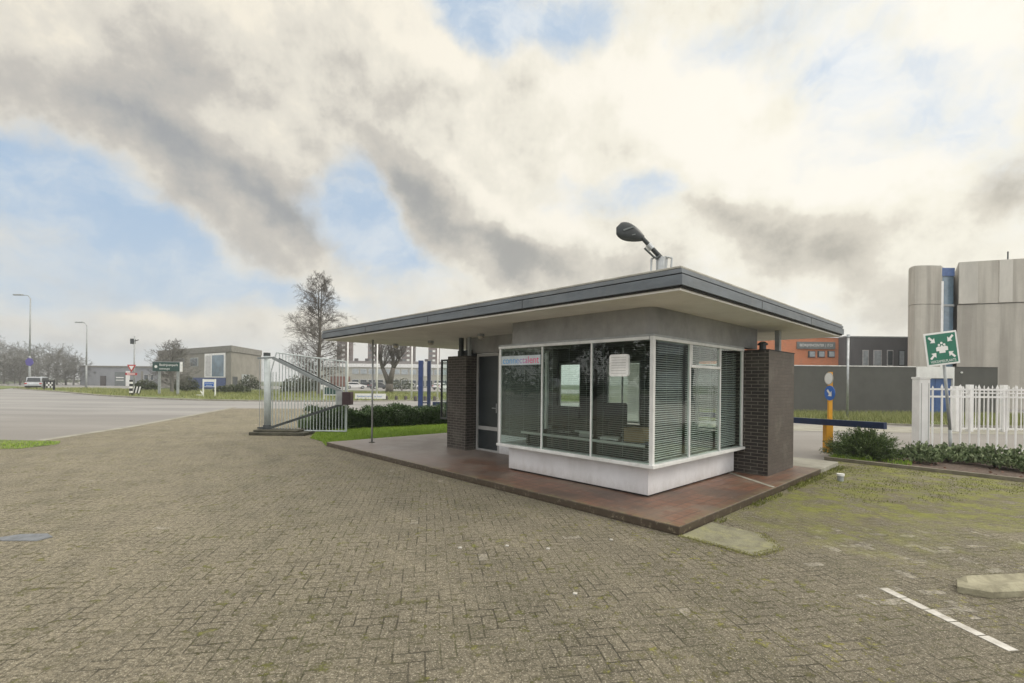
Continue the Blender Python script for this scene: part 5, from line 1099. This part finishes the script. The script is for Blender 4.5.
# openings of blue sky (positive) and cloud bodies (negative)
gap = None
for a in ((45, 165, 90, 42, -8, 1.15), (150, 245, 110, 28, -14, .85), (315, 125, 60, 34, -30, .8), (355, 175, 45, 60, -30, .95), (335, 225, 70, 28, -20, .75), (390, 260, 60, 20, -20, .7), (482, 30, 38, 62, -38, 1.25), (560, 22, 60, 30, 0, .8), (500, 200, 60, 16, -20, .4), (840, 70, 130, 50, -20, .6), (930, 130, 90, 40, 0, .4), (230, 285, 220, 14, -4, .55), (60, 290, 120, 26, 0, .55), (620, 190, 70, 22, 0, .55), (760, 20, 60, 26, 0, .4), (100, 345, 160, 14, 0, .5),
          (190, 50, 240, 80, -10, -1.4), (420, 60, 60, 50, -35, -1.0), (640, 110, 130, 60, -10, -1.0), (215, 170, 110, 40, -22, -1.2), (290, 232, 36, 12, -35, -.8), (480, 225, 130, 44, -26, -1.4), (980, 20, 80, 40, 0, -.8), (800, 235, 120, 42, -15, -1.1), (150, 305, 60, 12, -10, -.5)):
    gap = blob(*a, gap)
# shade of the clouds: dark bodies
drk = None
for a in ((210, 172, 115, 42, -18, .60), (130, 130, 100, 26, -14, .22), (290, 222, 44, 20, -36, .50), (60, 60, 170, 60, -6, .14), (230, 80, 150, 40, -12, .17), (370, 75, 110, 34, -24, .16), (470, 115, 70, 20, -20, .16), (400, 195, 50, 24, -40, .42), (475, 230, 105, 40, -26, .54), (560, 268, 120, 24, -10, .52), (700, 210, 50, 18, -10, .34), (775, 230, 105, 34, -14, .58), (850, 268, 110, 28, -16, .42), (900, 305, 80, 22, 0, .35), (1012, 195, 50, 26, 0, .5), (60, 258, 90, 16, -8, .36), (100, 338, 130, 12, 0, .34), (240, 238, 40, 16, -20, .35)):
    drk = blob(*a, drk)
lit = None
for a in ((455, 82, 50, 18, -38, .6), (400, 20, 60, 14, -30, .35), (660, 80, 90, 30, -10, .65), (720, 150, 110, 36, -22, .55), (860, 190, 120, 40, 0, .55), (480, 190, 60, 10, -32, .55), (570, 228, 50, 14, -28, .55), (900, 90, 200, 80, 0, .35), (150, 300, 60, 12, -10, .45), (340, 252, 70, 12, -12, .45), (830, 330, 200, 30, 0, .4), (300, 108, 50, 14, -24, .35), (40, 20, 80, 24, 0, .2), (500, 215, 70, 16, -30, .5)):
    lit = blob(*a, lit)
fn = noise(t, pc, 1.15, 10, .58); fn3 = noise(t, ae.outputs[0], 7.0, 9, .62)
dg_ = N(t, 'ShaderNodeMapping'); dg_.inputs['Rotation'].default_value = (0, 0, math.radians(27)); dg_.inputs['Scale'].default_value = (3.4, 5.2, 1); t.links.new(wc, dg_.inputs[0])
fd_ = noise(t, dg_.outputs[0], 1.0, 9, .60)
dg2 = N(t, 'ShaderNodeMapping'); dg2.inputs['Location'].default_value = (3.1, 7.7, 0); dg2.inputs['Rotation'].default_value = (0, 0, math.radians(22)); dg2.inputs['Scale'].default_value = (7.5, 10.5, 1); t.links.new(wc, dg2.inputs[0])
fe = noise(t, dg2.outputs[0], 1.0, 8, .62)
cover = math_(t, 'SUBTRACT', math_(t, 'ADD', math_(t, 'ADD', math_(t, 'MULTIPLY', fn, .8), math_(t, 'MULTIPLY', fd_, .8)), math_(t, 'ADD', math_(t, 'MULTIPLY', fn3, .35), math_(t, 'MULTIPLY', fe, .45))), math_(t, 'MULTIPLY', gap, .62))
cov = math_(t, 'MULTIPLY_ADD', sstep(t, cover, .70, 1.30), .94, .06)
mott = math_(t, 'ADD', math_(t, 'MULTIPLY', math_(t, 'SUBTRACT', fd_, .5), .85), math_(t, 'ADD', math_(t, 'MULTIPLY', math_(t, 'SUBTRACT', fe, .5), .55), math_(t, 'MULTIPLY', math_(t, 'SUBTRACT', fn3, .5), 1.5)))
shade = math_(t, 'ADD', math_(t, 'SUBTRACT', drk, math_(t, 'MULTIPLY', lit, .55)), mott)
sh = sstep(t, shade, -.42, 1.08)
side = sstep(t, az, -.8, .75)
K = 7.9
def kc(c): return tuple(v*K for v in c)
hi_ = mixc(t, side, kc((.92, .855, .72)), kc((1.04, 1.0, .90)))
bright = mixc(t, side, kc((.76, .72, .635)), kc((.97, .93, .80)))
midc = mixc(t, side, kc((.54, .515, .475)), kc((.73, .685, .585)))
darkc = mixc(t, side, kc((.33, .35, .37)), kc((.42, .395, .34)))
cc_ = mixc(t, sstep(t, sh, .02, .26), hi_, bright); cc_ = mixc(t, sstep(t, sh, .22, .56), cc_, midc); cc_ = mixc(t, sstep(t, sh, .50, 1.0), cc_, darkc)
# blue behind: Nishita tinted by thin haze and a high white veil
blue = mixc(t, .80, sky.outputs[0], mixc(t, side, kc((.40, .565, .77)), kc((.60, .73, .88))))
veil = math_(t, 'MULTIPLY', sstep(t, fe, .38, .68), .8)
blue = mixc(t, veil, blue, mixc(t, side, kc((.66, .73, .79)), kc((.92, .95, .97))))
lowf = math_(t, 'SUBTRACT', 1.0, sstep(t, Z, .0, .30))
blue = mixc(t, math_(t, 'MULTIPLY', lowf, .7), blue, mixc(t, side, kc((.60, .68, .74)), kc((.90, .91, .89))))
col = mixc(t, cov, blue, cc_)
near_h = math_(t, 'SUBTRACT', 1.0, sstep(t, Z, .0, .13))
col = mixc(t, math_(t, 'MULTIPLY', near_h, .5), col, mixc(t, side, kc((.64, .68, .70)), kc((.94, .92, .86))))
# behind the camera: unseen overcast, brightened to light the ground and camera-facing sides
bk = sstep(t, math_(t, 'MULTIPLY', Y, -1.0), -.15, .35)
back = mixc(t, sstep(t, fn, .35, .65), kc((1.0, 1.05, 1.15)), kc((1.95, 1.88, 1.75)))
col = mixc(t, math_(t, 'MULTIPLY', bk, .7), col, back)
up_ = sstep(t, Z, .62, .85)  # sky overhead, out of view, brightened to add light on the ground
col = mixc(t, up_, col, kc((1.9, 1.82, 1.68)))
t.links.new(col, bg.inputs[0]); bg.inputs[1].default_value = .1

# ------------------------------------------------------------------ air
m_, t_, b_ = nt('pale_air'); t_.nodes.remove(b_); pv = N(t_, 'ShaderNodeVolumePrincipled', inp={'Density': .0009, 'Anisotropy': .0}); pv.inputs['Color'].default_value = (.86, .89, .92, 1); t_.links.new(pv.outputs[0], t_.nodes['Material Output'].inputs['Volume']); MT['air'] = m_
tag(MB().box(-600, 600, -80, 600, -1.2, 45).build('haze', 'air'), 'pale air over the whole place', kind='stuff')

# ------------------------------------------------------------------ render settings
S.view_settings.view_transform = 'Standard'; S.view_settings.look = 'None'; S.view_settings.gamma = 1; S.view_settings.exposure = .36; S.view_settings.use_curve_mapping = False
S.render.engine = 'CYCLES'
c = S.cycles; c.use_denoising = True; c.max_bounces = 8; c.transparent_max_bounces = 16; c.diffuse_bounces = 4; c.glossy_bounces = 3
try: c.denoiser = 'OPENIMAGEDENOISE'
except Exception: pass
wd.cycles.sampling_method = 'MANUAL'; wd.cycles.sample_map_resolution = 1024
